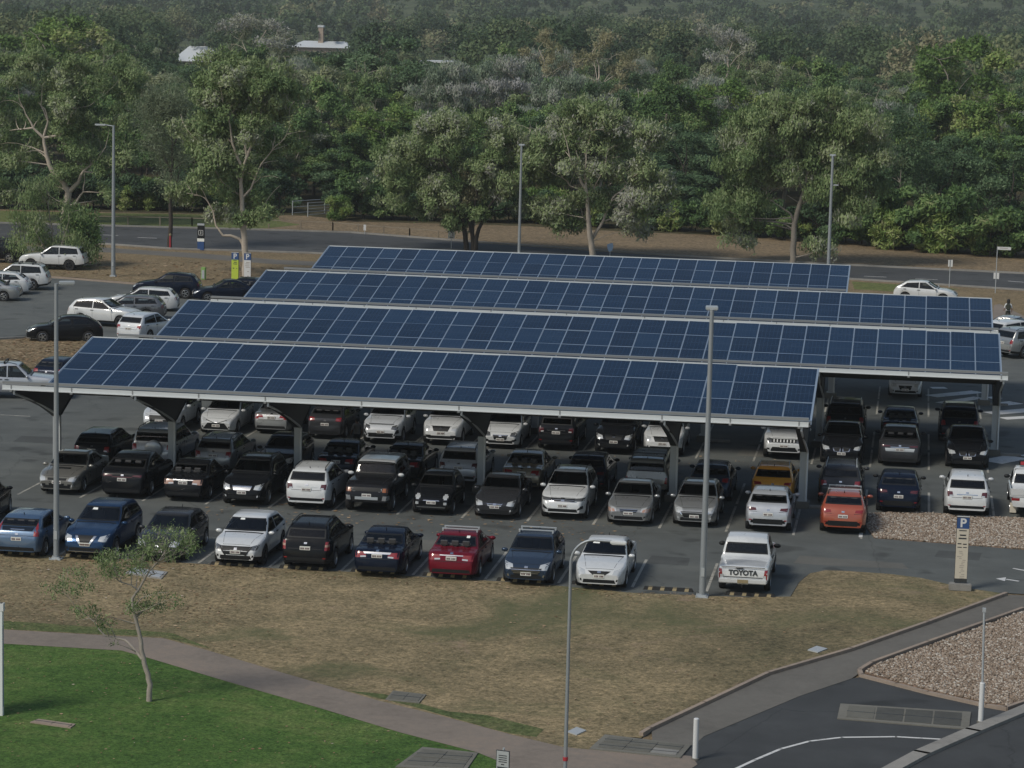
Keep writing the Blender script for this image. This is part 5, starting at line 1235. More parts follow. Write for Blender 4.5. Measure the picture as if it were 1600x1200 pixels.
# trees of their own, drawn from the photo: limbs and crown masses at the tree's distance
def feature(name, base, label, limbs_px, crown, n_cl, n_leaf, kind, bark, ll, lw, droop, r0, seed, rcl=(.8, 1.3), depth=None, Y=None, squash=.85, hollow=.3, twig=.045, tone=(.3, .85), base_at=None, front=1.3):
    rg = np.random.default_rng(seed)
    b0 = Vector(base_at) if base_at is not None else G(*base); Y = b0.y
    limbs = []; ends = {}
    for pts, ra, rb in limbs_px:
        dz = rg.normal()*.8 if depth is None else rg.normal()*depth*.25
        P = []
        for i, (x, y) in enumerate(pts):
            t = i/(len(pts)-1); key = (x, y)
            if key in ends: P.append(ends[key].copy()); dy0 = ends[key].y-Y; continue
            st = ends.get(pts[0], b0).y-Y if pts[0] in ends else 0
            q = atY(x, y, Y+st+(dz-front)*(t if st == 0 else .35*t)); P.append(q); ends[key] = q
        P = [p-b0 for p in P]
        # finer polyline
        Q = []
        for a, c in zip(P[:-1], P[1:]):
            for t in (0, .34, .67): Q.append(a.lerp(c, t)+Vector(rg.normal(size=3))*.02*(c-a).length*(1 if t else 0))
        Q.append(P[-1]); limbs.append((Q, list(np.linspace(ra*.78, rb*.65, len(Q)))))
    cs = []; w = np.array([e[2]*e[3]*(e[4] if len(e) > 4 else 1) for e in crown], float); w /= w.sum()
    for _ in range(n_cl):
        e = crown[rg.choice(len(crown), p=w)]
        ang = rg.uniform(0, 2*math.pi); rr = math.sqrt(rg.uniform(.04, 1)); x = e[0]+e[2]*rr*math.cos(ang); y = e[1]+e[3]*rr*math.sin(ang)
        sc = Y/FOC; dmax = min(e[2], e[3])*sc*1.0*math.sqrt(max(0, 1-rr*rr))+.5
        cs.append(np.array(atY(x, y, Y+rg.uniform(-1, 1)*dmax)-b0))
    cs = np.array(cs); cs[:, 2] = np.maximum(cs[:, 2], .35)
    rc = rg.uniform(rcl[0], rcl[1], n_cl)
    limbs += grow(limbs, cs, rg, twig)
    if n_cl > 100 and twig > .02:
        ids = rg.permutation(n_cl)[:int(n_cl*.55)]; bc, sup, ct = bunch(cs[ids], 6, rc.mean()*1.25, rg, tone); bc[:, 2] = np.maximum(bc[:, 2], .3)
        V, F, T = leaf_cloud(bc, np.full(len(bc), rc.mean()*.6), int(n_leaf*2.6*n_cl/len(bc)), ll*.78, lw*.9, droop, rg, squash, tone, hollow, sup, ct)
    else: V, F, T = leaf_cloud(cs, rc, n_leaf, ll*.8, lw*.9, droop, rg, squash, tone, hollow)
    root = empty(name, b0, 0, label, 'tree')
    link('trunk', limb_mesh(limbs, 'trunk', M[bark]), root); link('crown', npmesh('crown', V, F, M['leaf_'+kind], T), root)
    return root
# foreground sapling on the lawn
feature('sapling', (233, 1096), 'small crooked sapling with sparse leaves on the green lawn in front',
    [([(233, 1097), (235, 1070), (228, 1045), (222, 1020), (220, 1000), (214, 975), (208, 950), (207, 935), (216, 922), (226, 905), (233, 892), (247, 878), (256, 866)], .115, .022),
     ([(222, 1030), (208, 1012), (195, 1000), (180, 996), (165, 994), (155, 984), (148, 972), (140, 966)], .055, .018),
     ([(148, 972), (152, 962), (160, 958)], .02, .01), ([(140, 966), (128, 968)], .02, .01), ([(216, 922), (205, 914), (190, 910), (182, 905), (181, 890)], .035, .012),
     ([(211, 960), (200, 948), (196, 955)], .02, .01), ([(233, 900), (245, 895)], .03, .01), ([(208, 950), (222, 934), (240, 928), (262, 925)], .025, .01), ([(140, 966), (118, 948), (105, 930), (85, 915)], .015, .006)],
    [(262, 846, 46, 24, 1.3), (190, 878, 40, 24, 1.3), (235, 935, 34, 16), (122, 905, 28, 22, .7), (130, 950, 24, 12), (165, 970, 14, 9), (80, 915, 25, 12, .4), (215, 948, 20, 10, .8), (268, 937, 16, 7, .7), (170, 1008, 8, 6, .4)],
    280, 18, 'gum', 'bark_sapling', .13, .034, .45, .1, 21, rcl=(.14, .30), squash=.8, hollow=.1, twig=.014, tone=(.0, .6), front=.3)
# large trees along the road
feature('gum_tree', (98, 347), 'big spreading gum with bare pale upper limbs at far left above the drooping bush',
    [([(98, 347), (103, 325), (107, 300), (100, 285), (82, 268), (72, 240), (68, 215), (52, 200), (40, 178)], .5, .09), ([(107, 300), (122, 285), (130, 268), (150, 252)], .3, .06), ([(103, 325), (118, 318), (130, 300), (132, 275)], .2, .05), ([(82, 268), (95, 270), (108, 268)], .15, .04),
     ([(68, 215), (75, 190), (70, 170), (60, 160)], .16, .04), ([(52, 200), (30, 202), (15, 204)], .12, .03), ([(130, 268), (150, 270), (160, 266)], .12, .03), ([(68, 215), (95, 212), (105, 195), (115, 170)], .16, .04), ([(72, 240), (50, 230), (42, 228)], .1, .03), ([(75, 190), (64, 165), (66, 135)], .1, .03), ([(40, 178), (30, 155), (28, 130)], .07, .02), ([(115, 170), (120, 145), (135, 125)], .08, .02), ([(150, 252), (165, 230), (170, 205)], .08, .02), ([(160, 266), (185, 255), (200, 240)], .06, .02), ([(115, 170), (140, 165), (160, 150)], .06, .02)],
    [(60, 140, 75, 62, 1.4), (150, 150, 75, 65, 1.3), (30, 215, 55, 60, 1), (170, 215, 52, 60, 1.2), (100, 235, 70, 40, .6), (40, 290, 40, 30, .5), (170, 290, 35, 35, .6)],
    150, 135, 'gum', 'bark_pale', .42, .13, .55, .5, 31, rcl=(.8, 1.35))
feature('casuarina_tree', (265, 388), 'thin dark grey wispy tree with a black trunk beside the red marker post',
    [([(265, 389), (267, 350), (266, 310), (268, 270), (270, 230), (268, 190), (266, 150)], .26, .05), ([(268, 270), (255, 240), (250, 210)], .1, .03), ([(270, 230), (285, 200), (290, 170)], .1, .03), ([(266, 310), (278, 280), (282, 255)], .08, .03)],
    [(265, 150, 36, 28), (262, 205, 42, 50), (272, 265, 30, 45, .8), (245, 180, 28, 35)], 95, 150, 'oak', 'bark_dark', .45, .05, .25, .3, 32, rcl=(.7, 1.2), squash=1.1)
feature('gum_tree', (382, 432), 'tall pale trunked gum with a kinked low branch by the two P signs',
    [([(384, 432), (384, 400), (382, 370), (379, 340), (378, 310), (376, 285), (379, 262), (386, 245)], .36, .12), ([(384, 390), (374, 373), (360, 368), (348, 368), (337, 352), (333, 330), (326, 318)], .16, .05), ([(376, 305), (362, 295), (348, 285), (340, 272)], .1, .03), ([(379, 262), (368, 240), (362, 215), (358, 190), (360, 165)], .16, .04),
     ([(386, 245), (395, 222), (402, 200), (408, 175)], .14, .04), ([(386, 245), (382, 220), (392, 195), (394, 170)], .12, .03), ([(378, 310), (392, 295), (402, 270), (425, 235), (430, 215)], .12, .03), ([(395, 222), (412, 205), (430, 195)], .08, .02), ([(376, 285), (364, 262), (352, 245)], .08, .02), ([(358, 190), (350, 165), (345, 140)], .07, .02), ([(408, 175), (414, 150), (412, 125)], .07, .02), ([(402, 200), (392, 170), (386, 140)], .06, .02), ([(340, 272), (325, 250), (315, 225)], .06, .02), ([(425, 235), (445, 215), (452, 200)], .06, .02), ([(333, 330), (318, 300), (305, 280)], .05, .015)],
    [(360, 135, 60, 45, 1.2), (410, 140, 50, 45, 1.1), (320, 195, 40, 50), (370, 205, 60, 45, .8), (435, 200, 45, 50, 1), (320, 260, 42, 40, .9), (400, 280, 50, 42, .8), (310, 310, 30, 28, .7), (350, 330, 30, 16, .5), (400, 340, 22, 16, .4)],
    150, 120, 'gum', 'bark_pale', .40, .13, .55, .4, 33, rcl=(.75, 1.25))
feature('bushy_tree', (738, 392), 'broad grey green tree with several dark stems behind the far canopy',
    [([(740, 392), (738, 365), (733, 345), (722, 320), (715, 290)], .28, .09), ([(729, 392), (727, 365), (724, 345), (712, 325), (690, 300)], .3, .08), ([(742, 392), (746, 365), (755, 340), (770, 315), (790, 290)], .26, .07), ([(738, 365), (742, 330), (745, 290), (742, 250)], .2, .05), ([(715, 290), (695, 255), (670, 230)], .12, .03), ([(790, 290), (815, 260), (835, 240)], .1, .03)],
    [(725, 225, 100, 45, 1.3), (655, 260, 65, 50, 1), (800, 255, 65, 55, 1.1), (730, 290, 80, 45, 1), (630, 305, 42, 40, .8), (840, 295, 35, 35, .6), (700, 325, 50, 25, .6)],
    190, 150, 'gum', 'bark_dark', .40, .13, .6, .4, 34, rcl=(.8, 1.3))
feature('dead_foliage_branch', (726, 391), 'rust brown dying branch hanging before the broad grey green tree', [([(726, 391), (722, 350), (718, 320), (715, 300)], .08, .03)], [(715, 305, 28, 32), (735, 290, 18, 22)], 26, 120, 'gum_rust', 'bark_dark', .38, .12, .6, .1, 35, rcl=(.5, .9))
feature('gum_tree', (925, 402), 'white trunked gum forking into two bare limbs behind the far canopy',
    [([(926, 402), (924, 380), (921, 360), (919, 335), (918, 315), (917, 300), (908, 285), (897, 262), (890, 245)], .34, .07), ([(917, 300), (914, 275), (916, 250), (917, 232)], .14, .04), ([(918, 318), (926, 300), (934, 282)], .13, .05), ([(924, 375), (937, 355), (950, 325), (958, 308), (972, 297), (984, 282)], .18, .05), ([(921, 352), (912, 340), (907, 325)], .09, .03), ([(897, 262), (905, 250), (900, 235)], .07, .03), ([(890, 290), (875, 270), (862, 258)], .06, .02), ([(917, 300), (890, 290)], .09, .06), ([(890, 245), (885, 220), (878, 200)], .06, .02), ([(917, 232), (925, 205), (922, 185)], .06, .02), ([(934, 282), (945, 260), (950, 235)], .06, .02), ([(984, 282), (1000, 265), (1010, 245)], .06, .02), ([(862, 258), (850, 240), (845, 225)], .05, .015)],
    [(920, 200, 75, 40, 1.3), (870, 245, 50, 50, 1), (980, 235, 60, 48, 1.1), (1010, 290, 36, 40, .9), (885, 330, 40, 32, .8), (935, 290, 40, 30, .5), (990, 335, 40, 30, .8), (895, 365, 26, 14, .4), (945, 375, 20, 18, .6)],
    150, 130, 'gum', 'bark_pale', .42, .13, .6, .4, 36, rcl=(.8, 1.3))
feature('weeping_gum', (1239, 412), 'large rounded weeping gum with a leaning grey trunk right of centre',
    [([(1239, 412), (1240, 380), (1241, 350), (1249, 320), (1256, 300), (1262, 270), (1265, 240)], .36, .12), ([(1241, 350), (1236, 335), (1222, 325), (1205, 312)], .14, .04), ([(1256, 300), (1235, 260), (1215, 230)], .14, .04), ([(1262, 270), (1300, 235), (1330, 215)], .14, .04), ([(1265, 240), (1255, 205), (1250, 180)], .12, .04), ([(1249, 320), (1290, 300), (1310, 290)], .1, .03)],
    [(1270, 185, 90, 38, 1.5), (1200, 215, 60, 45, 1.2), (1340, 215, 52, 45, 1.2), (1165, 265, 48, 45, 1.1), (1255, 250, 80, 45, 1.2), (1150, 320, 36, 38, .9), (1365, 270, 32, 38, .9), (1190, 330, 36, 35, .7), (1160, 375, 22, 22, .5), (1310, 320, 40, 40, .9), (1290, 375, 24, 28, .6), (1335, 300, 40, 35, .6)],
    230, 150, 'gum', 'bark_grey', .42, .13, .75, .4, 37, rcl=(.85, 1.35), tone=(.2, .75))
feature('drooping_bush_tree', (85, 418), 'grey green drooping bush tree beside the parked white off-roader',
    [([(88, 420), (86, 405), (84, 380), (80, 350), (75, 320)], .12, .04), ([(92, 420), (93, 400), (100, 370), (108, 345)], .1, .03), ([(80, 420), (75, 400), (60, 370), (50, 350)], .08, .03)],
    [(60, 320, 40, 42, 1.2), (95, 350, 46, 40, 1.1), (40, 365, 26, 35, 1), (125, 385, 24, 22, .8), (75, 385, 44, 18, .8), (50, 300, 25, 20, .8)], 70, 120, 'gum', 'bark_grey', .36, .07, .85, .2, 38, rcl=(.5, .9), tone=(.1, .75))
feature('shrub_tree', (132, 415), 'dark green shrub tree tight behind the white off-roader', [([(130, 415), (128, 395), (120, 375)], .1, .04)], [(130, 380, 24, 28), (120, 350, 28, 22)], 40, 140, 'lush', 'bark_dark', .34, .13, .4, .2, 39, rcl=(.6, .9))
feature('slender_tree', (1396, 378), 'slender pale trunk tree at the forest edge right of the weeping gum',
    [([(1396, 378), (1398, 350), (1403, 325), (1406, 295), (1408, 265)], .2, .06), ([(1398, 350), (1392, 335), (1390, 322)], .1, .04), ([(1406, 295), (1416, 280)], .06, .02), ([(1386, 372), (1384, 345), (1380, 322)], .12, .05)],
    [(1410, 215, 42, 45, 1), (1430, 270, 40, 35, .8), (1385, 260, 28, 30, .6)], 60, 140, 'dark', 'bark_grey', .42, .14, .4, .2, 40, rcl=(.9, 1.3))

# ------------------------------------------------------------------ forest
PROTO = {
 'gum': [proto_tree(101, 13, 4.2, 'gum', 'bark_grey', 70, 150, .5, .16, .6, rcl=(.9, 1.5), trunk=.26), proto_tree(102, 14, 3.6, 'gum', 'bark_pale', 60, 140, .5, .16, .6, fork=.35, rcl=(.8, 1.4), trunk=.24, open_=1.)],
 'gum_grey': [proto_tree(103, 12, 4.4, 'gum_grey', 'bark_grey', 75, 160, .5, .15, .8, rcl=(.9, 1.4))],
 'lush': [proto_tree(104, 11, 4.6, 'lush', 'bark_dark', 80, 170, .46, .22, .15, rcl=(1., 1.6), shape=(.22, 1.)), proto_tree(105, 12, 4.0, 'lush', 'bark_dark', 70, 170, .46, .22, .2, rcl=(1., 1.5), shape=(.28, 1.))],
 'bright': [proto_tree(106, 11, 4.4, 'bright', 'bark_grey', 80, 170, .44, .2, .25, rcl=(.9, 1.5), shape=(.25, 1.))],
 'dark': [proto_tree(107, 12, 4.2, 'dark', 'bark_dark', 75, 180, .46, .2, .2, rcl=(1., 1.6), shape=(.2, 1.))],
 'olive': [proto_tree(108, 12, 3.8, 'olive', 'bark_grey', 62, 130, .48, .16, .5, rcl=(.8, 1.4), open_=1.)],
 'gum_pale': [proto_tree(109, 13, 4.0, 'gum_pale', 'bark_pale', 60, 90, .46, .15, .5, rcl=(.8, 1.4), trunk=.3, open_=1.)],
 'gum_rust': [proto_tree(110, 13, 3.8, 'gum_rust', 'bark_pale', 50, 75, .46, .15, .5, rcl=(.7, 1.3), trunk=.26, open_=1.)],
}
KEEP = []                                # crowns and roofs that stay in view: (x, y, half width, lowest row, distance)
def mid_tree(kind, cx, ytop, ybot, halfw, Y, label, pi=0, name='forest_tree', bark=None):
    b_ = atY(cx, ybot, Y); b_.z = hill(b_.x, Y) if Y > 880 else 0
    z = atY(cx, ytop, Y).z; pr = PROTO[kind][pi % len(PROTO[kind])]; H = max(z-b_.z, 4)
    sx = halfw*Y/FOC/(4.3 if kind != 'olive' else 3.9); root = put_tree(pr, name, b_, label, scale=(sx, sx, H/pr[2]), group=None)
    KEEP.append((cx, ytop+.55*(min(ybot, ytop+2.0*halfw)-ytop), halfw*.85, Y)); return root
mid_tree('bright', 95, 22, 130, 95, 372, 'bright green broad tree on the skyline at upper left', name='broad_tree')
mid_tree('gum', 175, 60, 180, 60, 300, 'olive green rounded gum behind the long armed lamp post', name='gum_tree')
mid_tree('dark', 602, 52, 190, 78, 345, 'very dark dense fig shaped tree left of the low white roof', name='fig_tree')
mid_tree('gum_grey', 705, 100, 230, 62, 318, 'silvery weeping tree in the middle of the forest, left one of the pair', name='weeping_tree')
mid_tree('gum_grey', 790, 92, 230, 68, 326, 'silvery weeping tree in the middle of the forest, right one of the pair', name='weeping_tree')
mid_tree('gum_pale', 405, 15, 120, 80, 430, 'pale khaki gum with bare limbs hiding the tin roofed house', name='pale_gum')
mid_tree('gum_rust', 855, 42, 150, 50, 385, 'rust tipped gum with pale branches, left of its neighbour of the same tint', name='rusty_gum')
mid_tree('gum_rust', 945, 48, 160, 58, 380, 'rust tipped gum with pale branches, right of its neighbour of the same tint', name='rusty_gum')
mid_tree('gum_pale', 1130, 30, 140, 56, 392, 'pale gum with a white trunk in the upper right half', name='pale_gum')
mid_tree('bright', 1500, 52, 210, 85, 330, 'bright green domed tree at the upper right', name='broad_tree')
mid_tree('bright', 1560, 140, 260, 70, 285, 'bright green tree near the right edge, lower and nearer than the domed one', name='broad_tree')
mid_tree('bright', 1455, 150, 270, 62, 288, 'bright green tree left of the one at the right edge', name='broad_tree')
mid_tree('bright', 1130, 122, 240, 75, 292, 'bright green low domed tree above the weeping gum', name='broad_tree')
mid_tree('lush', 1040, 135, 260, 62, 290, 'mid green tree beside the low domed bright one', name='broad_tree')
mid_tree('gum', 565, 85, 225, 45, 318, 'thin pale stemmed gum before the dark fig shaped tree', 1, name='gum_tree')
mid_tree('bright', 610, 160, 300, 70, 268, 'light green bushy tree left of the broad grey green one', name='broad_tree')
mid_tree('lush', 490, 130, 300, 60, 272, 'dark green tree right of the tall pale trunked gum', name='broad_tree')
mid_tree('olive', 470, 90, 260, 70, 310, 'olive gum beyond the tall pale trunked one', name='gum_tree')
mid_tree('dark', 1480, 210, 360, 60, 246, 'dark dense tree at the forest edge near the street name blade', name='broad_tree')
mid_tree('dark', 1570, 215, 375, 60, 240, 'dark glossy tree at the right edge behind the verge', name='broad_tree')
mid_tree('dark', 1060, 190, 350, 60, 262, 'dark tree at the forest edge left of the weeping gum', name='broad_tree')
mid_tree('lush', 560, 210, 345, 52, 258, 'dark green tree at the forest edge behind the walkway fences', name='broad_tree')
for cx_, y_, hw_, Y_ in ((304, 99, 40, 820), (497, 79, 54, 900), (686, 98, 30, 735), (709, 90, 6, 735), (537, 206, 9, 400)): KEEP.append((cx_, y_, hw_, Y_))
TR = random.Random(5); cells = []
def spot(Y0, Y1, step):
    y = Y0
    while y < Y1:
        ex = 110 if y < 280 else 40; xa = atY(-ex, 300, y).x; xb = atY(1600+ex, 300, y).x; x = xa+TR.uniform(0, step)
        while x < xb: cells.append((x+TR.uniform(-.35, .35)*step, y+TR.uniform(-.4, .4)*step)); x += step
        y += step*.85
spot(254, 330, 8.8); spot(332, 480, 13.0)
kinds = ['gum', 'gum', 'lush', 'lush', 'dark', 'dark', 'olive', 'gum_grey', 'bright']
KL = {'gum': 'olive green gum in the forest behind the road', 'lush': 'deep green leafy tree in the forest behind the road', 'dark': 'dark green tree in the forest behind the road', 'olive': 'thin khaki gum in the forest behind the road',
      'gum_grey': 'grey green tree in the forest behind the road', 'bright': 'light green tree in the forest behind the road'}
def free_height(x, y, H, wd):
    X, yt = px((x, y, H)); lim = yt
    for cx_, yl, hw_, Y_ in KEEP:
        if y < Y_-3 and abs(X-cx_) < hw_+wd*FOC/y*.75: lim = max(lim, yl)
    if lim <= yt: return H
    return H*(px((x, y, 0))[1]-lim)/(px((x, y, 0))[1]-yt)
nt_ = 0
for (x, y) in cells:
    X, _ = px((x, y, 0))
    edge = G(min(max(X, 0), 1600), float(np.interp(X, [0, 480, 815, 1050, 1347, 1600], [324, 332, 346, 360, 380, 400]))).y+4
    if y < edge: continue
    if 440 < X < 500 and y < 262: continue
    k = TR.choice(kinds)
    if y < 285: k = TR.choice(['dark', 'lush', 'dark', 'gum', 'lush'])
    H = TR.uniform(7.5, 10.5) if y < 285 else (TR.uniform(9, 12.5) if y < 350 else TR.uniform(9, 13.5))
    H = free_height(x, y, H, 3.5)
    if H < 3.2: continue
    pr = TR.choice(PROTO[k]); sz = TR.uniform(.8, 1.1)*(.75+.25*H/11)
    put_tree(pr, 'forest_tree', (x, y, -.02), KL[k], scale=(sz, sz*TR.uniform(.9, 1.1), H/pr[2]), group='trees of the forest behind the road'); nt_ += 1
print('forest trees', nt_)
# shrubs along the forest edge
SH = [proto_tree(121, 3.2, 1.9, 'lush', 'bark_dark', 34, 110, .36, .15, .3, rcl=(.5, .85), trunk=.07, shape=(.08, 1.)), proto_tree(122, 2.6, 2.0, 'dark', 'bark_dark', 34, 110, .36, .15, .3, rcl=(.5, .85), trunk=.07, shape=(.05, 1.)), proto_tree(123, 2.2, 1.8, 'bright', 'bark_dark', 30, 110, .42, .1, .5, rcl=(.45, .8), trunk=.05, shape=(.05, 1.))]
for i in range(88):
    X = -20+i*18.8+TR.uniform(-8, 8); yb = float(np.interp(X, [0, 480, 560, 815, 1050, 1347, 1600], [325, 333, 342, 349, 362, 384, 405]))
    if 448 < X < 510: continue
    p = G(X, yb); big = 1.35 if X > 1330 else 1.
    put_tree(SH[TR.choice([0, 1, 1, 1, 1, 2] if X < 1300 else [0, 0, 2, 0])], 'shrub', (p.x, p.y+TR.uniform(0, 3), 0), 'low dense shrub at the foot of the forest edge', 'shrub', scale=TR.uniform(.8, 1.4)*big, group='shrubs along the forest edge')
p = G(522, 345); put_tree(SH[2], 'shrub', (p.x, p.y, 0), 'yellow green bush at the right end of the walkway fences', 'shrub', scale=1.0)
# the distant wood, one mass
rg = np.random.default_rng(77); C = []; Rr = []; HH = []; Y = 480.
while Y < 2200:
    st = 14 if Y < 700 else (17 if Y < 1000 else (21 if Y < 1500 else 30)); xa = atY(-200, 200, Y).x; xb = atY(1800, 200, Y).x; x = xa
    while x < xb:
        xx = x+rg.uniform(-.4, .4)*st; yy = Y+rg.uniform(-.45, .45)*st; H = rg.uniform(7, 13) if rg.random() < .6 else rg.uniform(13, 19)
        H = free_height(xx, yy, H, 4)
        if H > 3 and not (yy > 1300 and rg.random() < .12): C.append((xx, yy, hill(xx, yy), H, st))
        x += st
    Y += st*.85
print('distant trees', len(C))
Vs = []; Fs = []; Ts = []; o = 0
cl_c = []; cl_r = []; tn = []; sp = []
tl_b = MB()
for (x, y, z, H, st) in C:
    k = 18 if y < 900 else 8; rad = rg.uniform(4.2, 7.2) if y < 900 else (H*.46 if y < 1500 else H*.6); t = rg.choice([rg.uniform(.0, .25), rg.uniform(.3, .6), rg.uniform(.6, 1.)], p=[.4, .4, .2])
    for _ in range(k):
        d = rg.normal(size=3); d /= np.linalg.norm(d); d[2] = abs(d[2])*1.1-.25
        cl_c.append((x+d[0]*rad, y+d[1]*rad, z+H*.62+d[2]*H*.30)); cl_r.append((H*.11+.35)*rg.uniform(.8, 1.25)); tn.append(t); sp.append((x, y, z+H*.5))
    if y < 900: tl_b.tube([(x, y, z-.2), (x+rg.normal()*.3, y, z+H*.7)], [.2, .08], 4, cap=False)
cl_c = np.array(cl_c); cl_r = np.array(cl_r); tn = np.array(tn); sp = np.array(sp)
m1 = cl_c[:, 1] < 900
for msk, nl, ll in ((m1, 34, .9), (~m1, 24, 1.6)):
    V, F, T = leaf_cloud(cl_c[msk], cl_r[msk], nl, ll, ll*.6, .1, rg, .9, sup=sp[msk], rgh=.3)
    cnt = np.maximum(8, nl*(cl_r[msk]/cl_r[msk].mean())**2).astype(int); T = np.clip(np.repeat(tn[msk], cnt)+rg.normal(size=len(F))*.07, 0, 1)
    Vs.append(V); Fs.append(F+o); o += len(V); Ts.append(T)
M['leaf_far'] = tone_mat('leaves_distant', [(0, (.034, .064, .028)), (.35, (.064, .105, .046)), (.65, (.115, .162, .072)), (.88, (.20, .22, .11)), (1, (.27, .25, .15))], .7, .3)
fw_ = tag(link('distant_wood', npmesh('distant_wood', np.concatenate(Vs), np.concatenate(Fs), M['leaf_far'], np.concatenate(Ts))), kind='stuff')
tag(link('distant_trunks', mesh('distant_trunks', tl_b.V, tl_b.F, M['bark_grey'])), kind='stuff')
# ------------------------------------------------------------------ parked cars
# row along the grass
rt, C = car('hatch', 'sky_blue', 'R', 25, 866, 'light blue hatchback with tall red tail lamps, leftmost car along the grass', rim='alloy', tl='tail', plate='plate', drop=('taillight',))
for q in mir([(.62, .84), (.80, .82), (.80, .98), (.66, 1.26)]): extra(rt, C, 'taillight', q, 'r', 'tail')
extra(rt, C, 'tailgate_panel', sym(.56, 1.0, .60, 1.12), 'r', 'glass', .010)
extra(rt, C, 'lettering_bar', sym(.26, 1.03, .26, 1.055), 'r', 'chrome', .016)
rt, C = car('suv', 'blue', 'F', 132, 870, 'blue off-roader with a chrome V nose, beside the left lamp post by the grass', gr='trim', bar='chrome', rails=0, drop=('grille', 'grille_bar', 'badge'))
extra(rt, C, 'grille', sym(.20, .62, .34, .90), 'f', 'trim')
extra(rt, C, 'chrome_surround', mir([(.12, .60), (.20, .60), (.40, .90), (.30, .90)])+[sym(.16, .58, .18, .63)], 'f', 'chrome', .022)
extra(rt, C, 'bumper_strip', sym(.62, .33, .60, .36), 'f', 'chrome', .02)
extra(rt, C, 'permit_glint_patch', [(-.34, 1.50), (-.14, 1.50), (-.16, 1.56), (-.32, 1.56)], 'f', 'lens', .012)
car('hatch', 'dark_grey', 'F', 245, 873, 'dark hatchback half hidden behind the leaves of the sapling')
rt, C = car('cross', 'white', 'F', 367, 881, 'white crossover facing out with a black grille, next to the sapling', hl='darklight', rim='darkrim', bar='trim', drop=('grille', 'grille_bar', 'badge'))
extra(rt, C, 'grille', sym(.36, .50, .54, .78), 'f', 'trim')
extra(rt, C, 'grille_frame', mir([(.34, .48), (.40, .48), (.60, .76), (.55, .78)]), 'f', 'trim', .02)
extra(rt, C, 'badge', sym(.06, .66, .05, .74), 'f', 'chrome', .024)
extra(rt, C, 'lower_bumper', sym(.74, .29, .76, .40), 'f', 'trim', .016)
extra(rt, C, 'permit_glint_patch', [(-.30, 1.40), (-.12, 1.40), (-.14, 1.45), (-.28, 1.45)], 'f', 'lens', .012)
rt, C = car('suv', 'black', 'R', 476, 887, 'black boxy wagon-like off-roader with orange and clear tail lamps by the grass', rails=1, tl='amber', rim='alloy', drop=('taillight', 'reverse_lamp'))
for q in mir([(.70, .80), (.86, .80), (.84, 1.10), (.72, 1.10)]):
    tl_ = extra(rt, C, 'taillight', q, 'r', 'tail')
for q in mir([(.71, .92), (.85, .92), (.85, 1.0), (.71, 1.0)]): extra(rt, C, 'indicator', q, 'r', 'tail_clear', .02)
rt, C = car('sedan', 'navy', 'R', 588, 897, 'dark navy sedan seen from behind with red and clear tail lamps by the grass', strip='chrome')
extra(rt, C, 'boot_garnish', sym(.46, .86, .50, .93), 'r', 'chrome', .013)
rt, C = car('sedan', 'red', 'R', 704, 901, 'deep red sedan with roof rack bars, only red car along the grass', rack=2, strip='chrome', tl='tail')
extra(rt, C, 'permit_glint_patch', [(-.44, 1.30), (-.32, 1.30), (-.32, 1.36), (-.44, 1.36)], 'r', 'lens', .012)
rt, C = car('hatch', 'slate_blue', 'F', 821, 910, 'slate blue hatchback with roof bars facing out by the grass', rack=2, gr='trim', bar='chrome', fog='chrome', drop=('grille', 'grille_bar', 'badge'))
extra(rt, C, 'grille', sym(.40, .42, .56, .66), 'f', 'trim')
extra(rt, C, 'grille_bars', [sym(.44, .48, .45, .50), sym(.49, .54, .50, .56), sym(.53, .60, .54, .62)], 'f', 'chrome', .022)
extra(rt, C, 'badge', sym(.06, .66, .06, .72), 'f', 'chrome', .02)
rt, C = car('sedan', 'white', 'F', 935, 917, 'white sedan facing out under the curved lamp arm by the grass', gr='trim', bar='white', rim='alloy', painted_sill=1, drop=('grille', 'grille_bar', 'badge'))
extra(rt, C, 'grille', [(-.22, .585), (.22, .585), (.40, .70), (-.40, .70)], 'f', 'trim')
extra(rt, C, 'badge', sym(.06, .65, .06, .70), 'f', 'chrome', .022)
extra(rt, C, 'permit_glint_patch', [(-.46, 1.31), (-.22, 1.31), (-.22, 1.35), (-.44, 1.35)], 'f', 'lens', .012)  # pale reflection on the windscreen, put in as a flat patch
rt, C = car('ute', 'white', 'R', 1160, 925, 'white dual cab utility truck with black lettering on its tailgate', cat='utility truck', mirror='trim', tl='tail', drop=('tailgate_seam', 'trim_strip', 'rear_badge', 'badge', 'aerial'))
text('TOYOTA', .24, M['ink'], rt, (-C.L/2-.012, 0, .83), (R(90), 0, R(-90)), bold=.012)
b = MB(); b.box((-C.L/2-.01, .12, .99), (.02, .26, .035)); b.build('tailgate_handle', M['trim'], rt)
b = MB(); b.box((-C.L/2-.004, 0, 1.03), (.02, 1.5, .018)); b.box((-C.L/2-.005, 0, .68), (.02, 1.46, .02)); b.build('tailgate_seam', M['trim'], rt)
b = MB(); b.box((-C.L/2-.05, 0, .56), (.16, 1.66, .17)); b.build('step_bumper', PAINT['white'], rt, bevel=.03)
b = MB(); b.box((-C.L/2-.135, 0, .56), (.01, .37, .12)); b.build('number_plate', M['stop_yellow'], rt)
for sg in (-1, 1):
    b = MB(); b.box((-C.L/2-.006, sg*.735, .70), (.03, .11, .12)); b.build('reverse_lamp', M['headlight'], rt)
b = MB(); b.tube([(-C.L/2-.1, 0, .42), (-C.L/2-.28, 0, .40), (-C.L/2-.28, 0, .48)], .035, 8); b.build('tow_bar', M['trim'], rt)
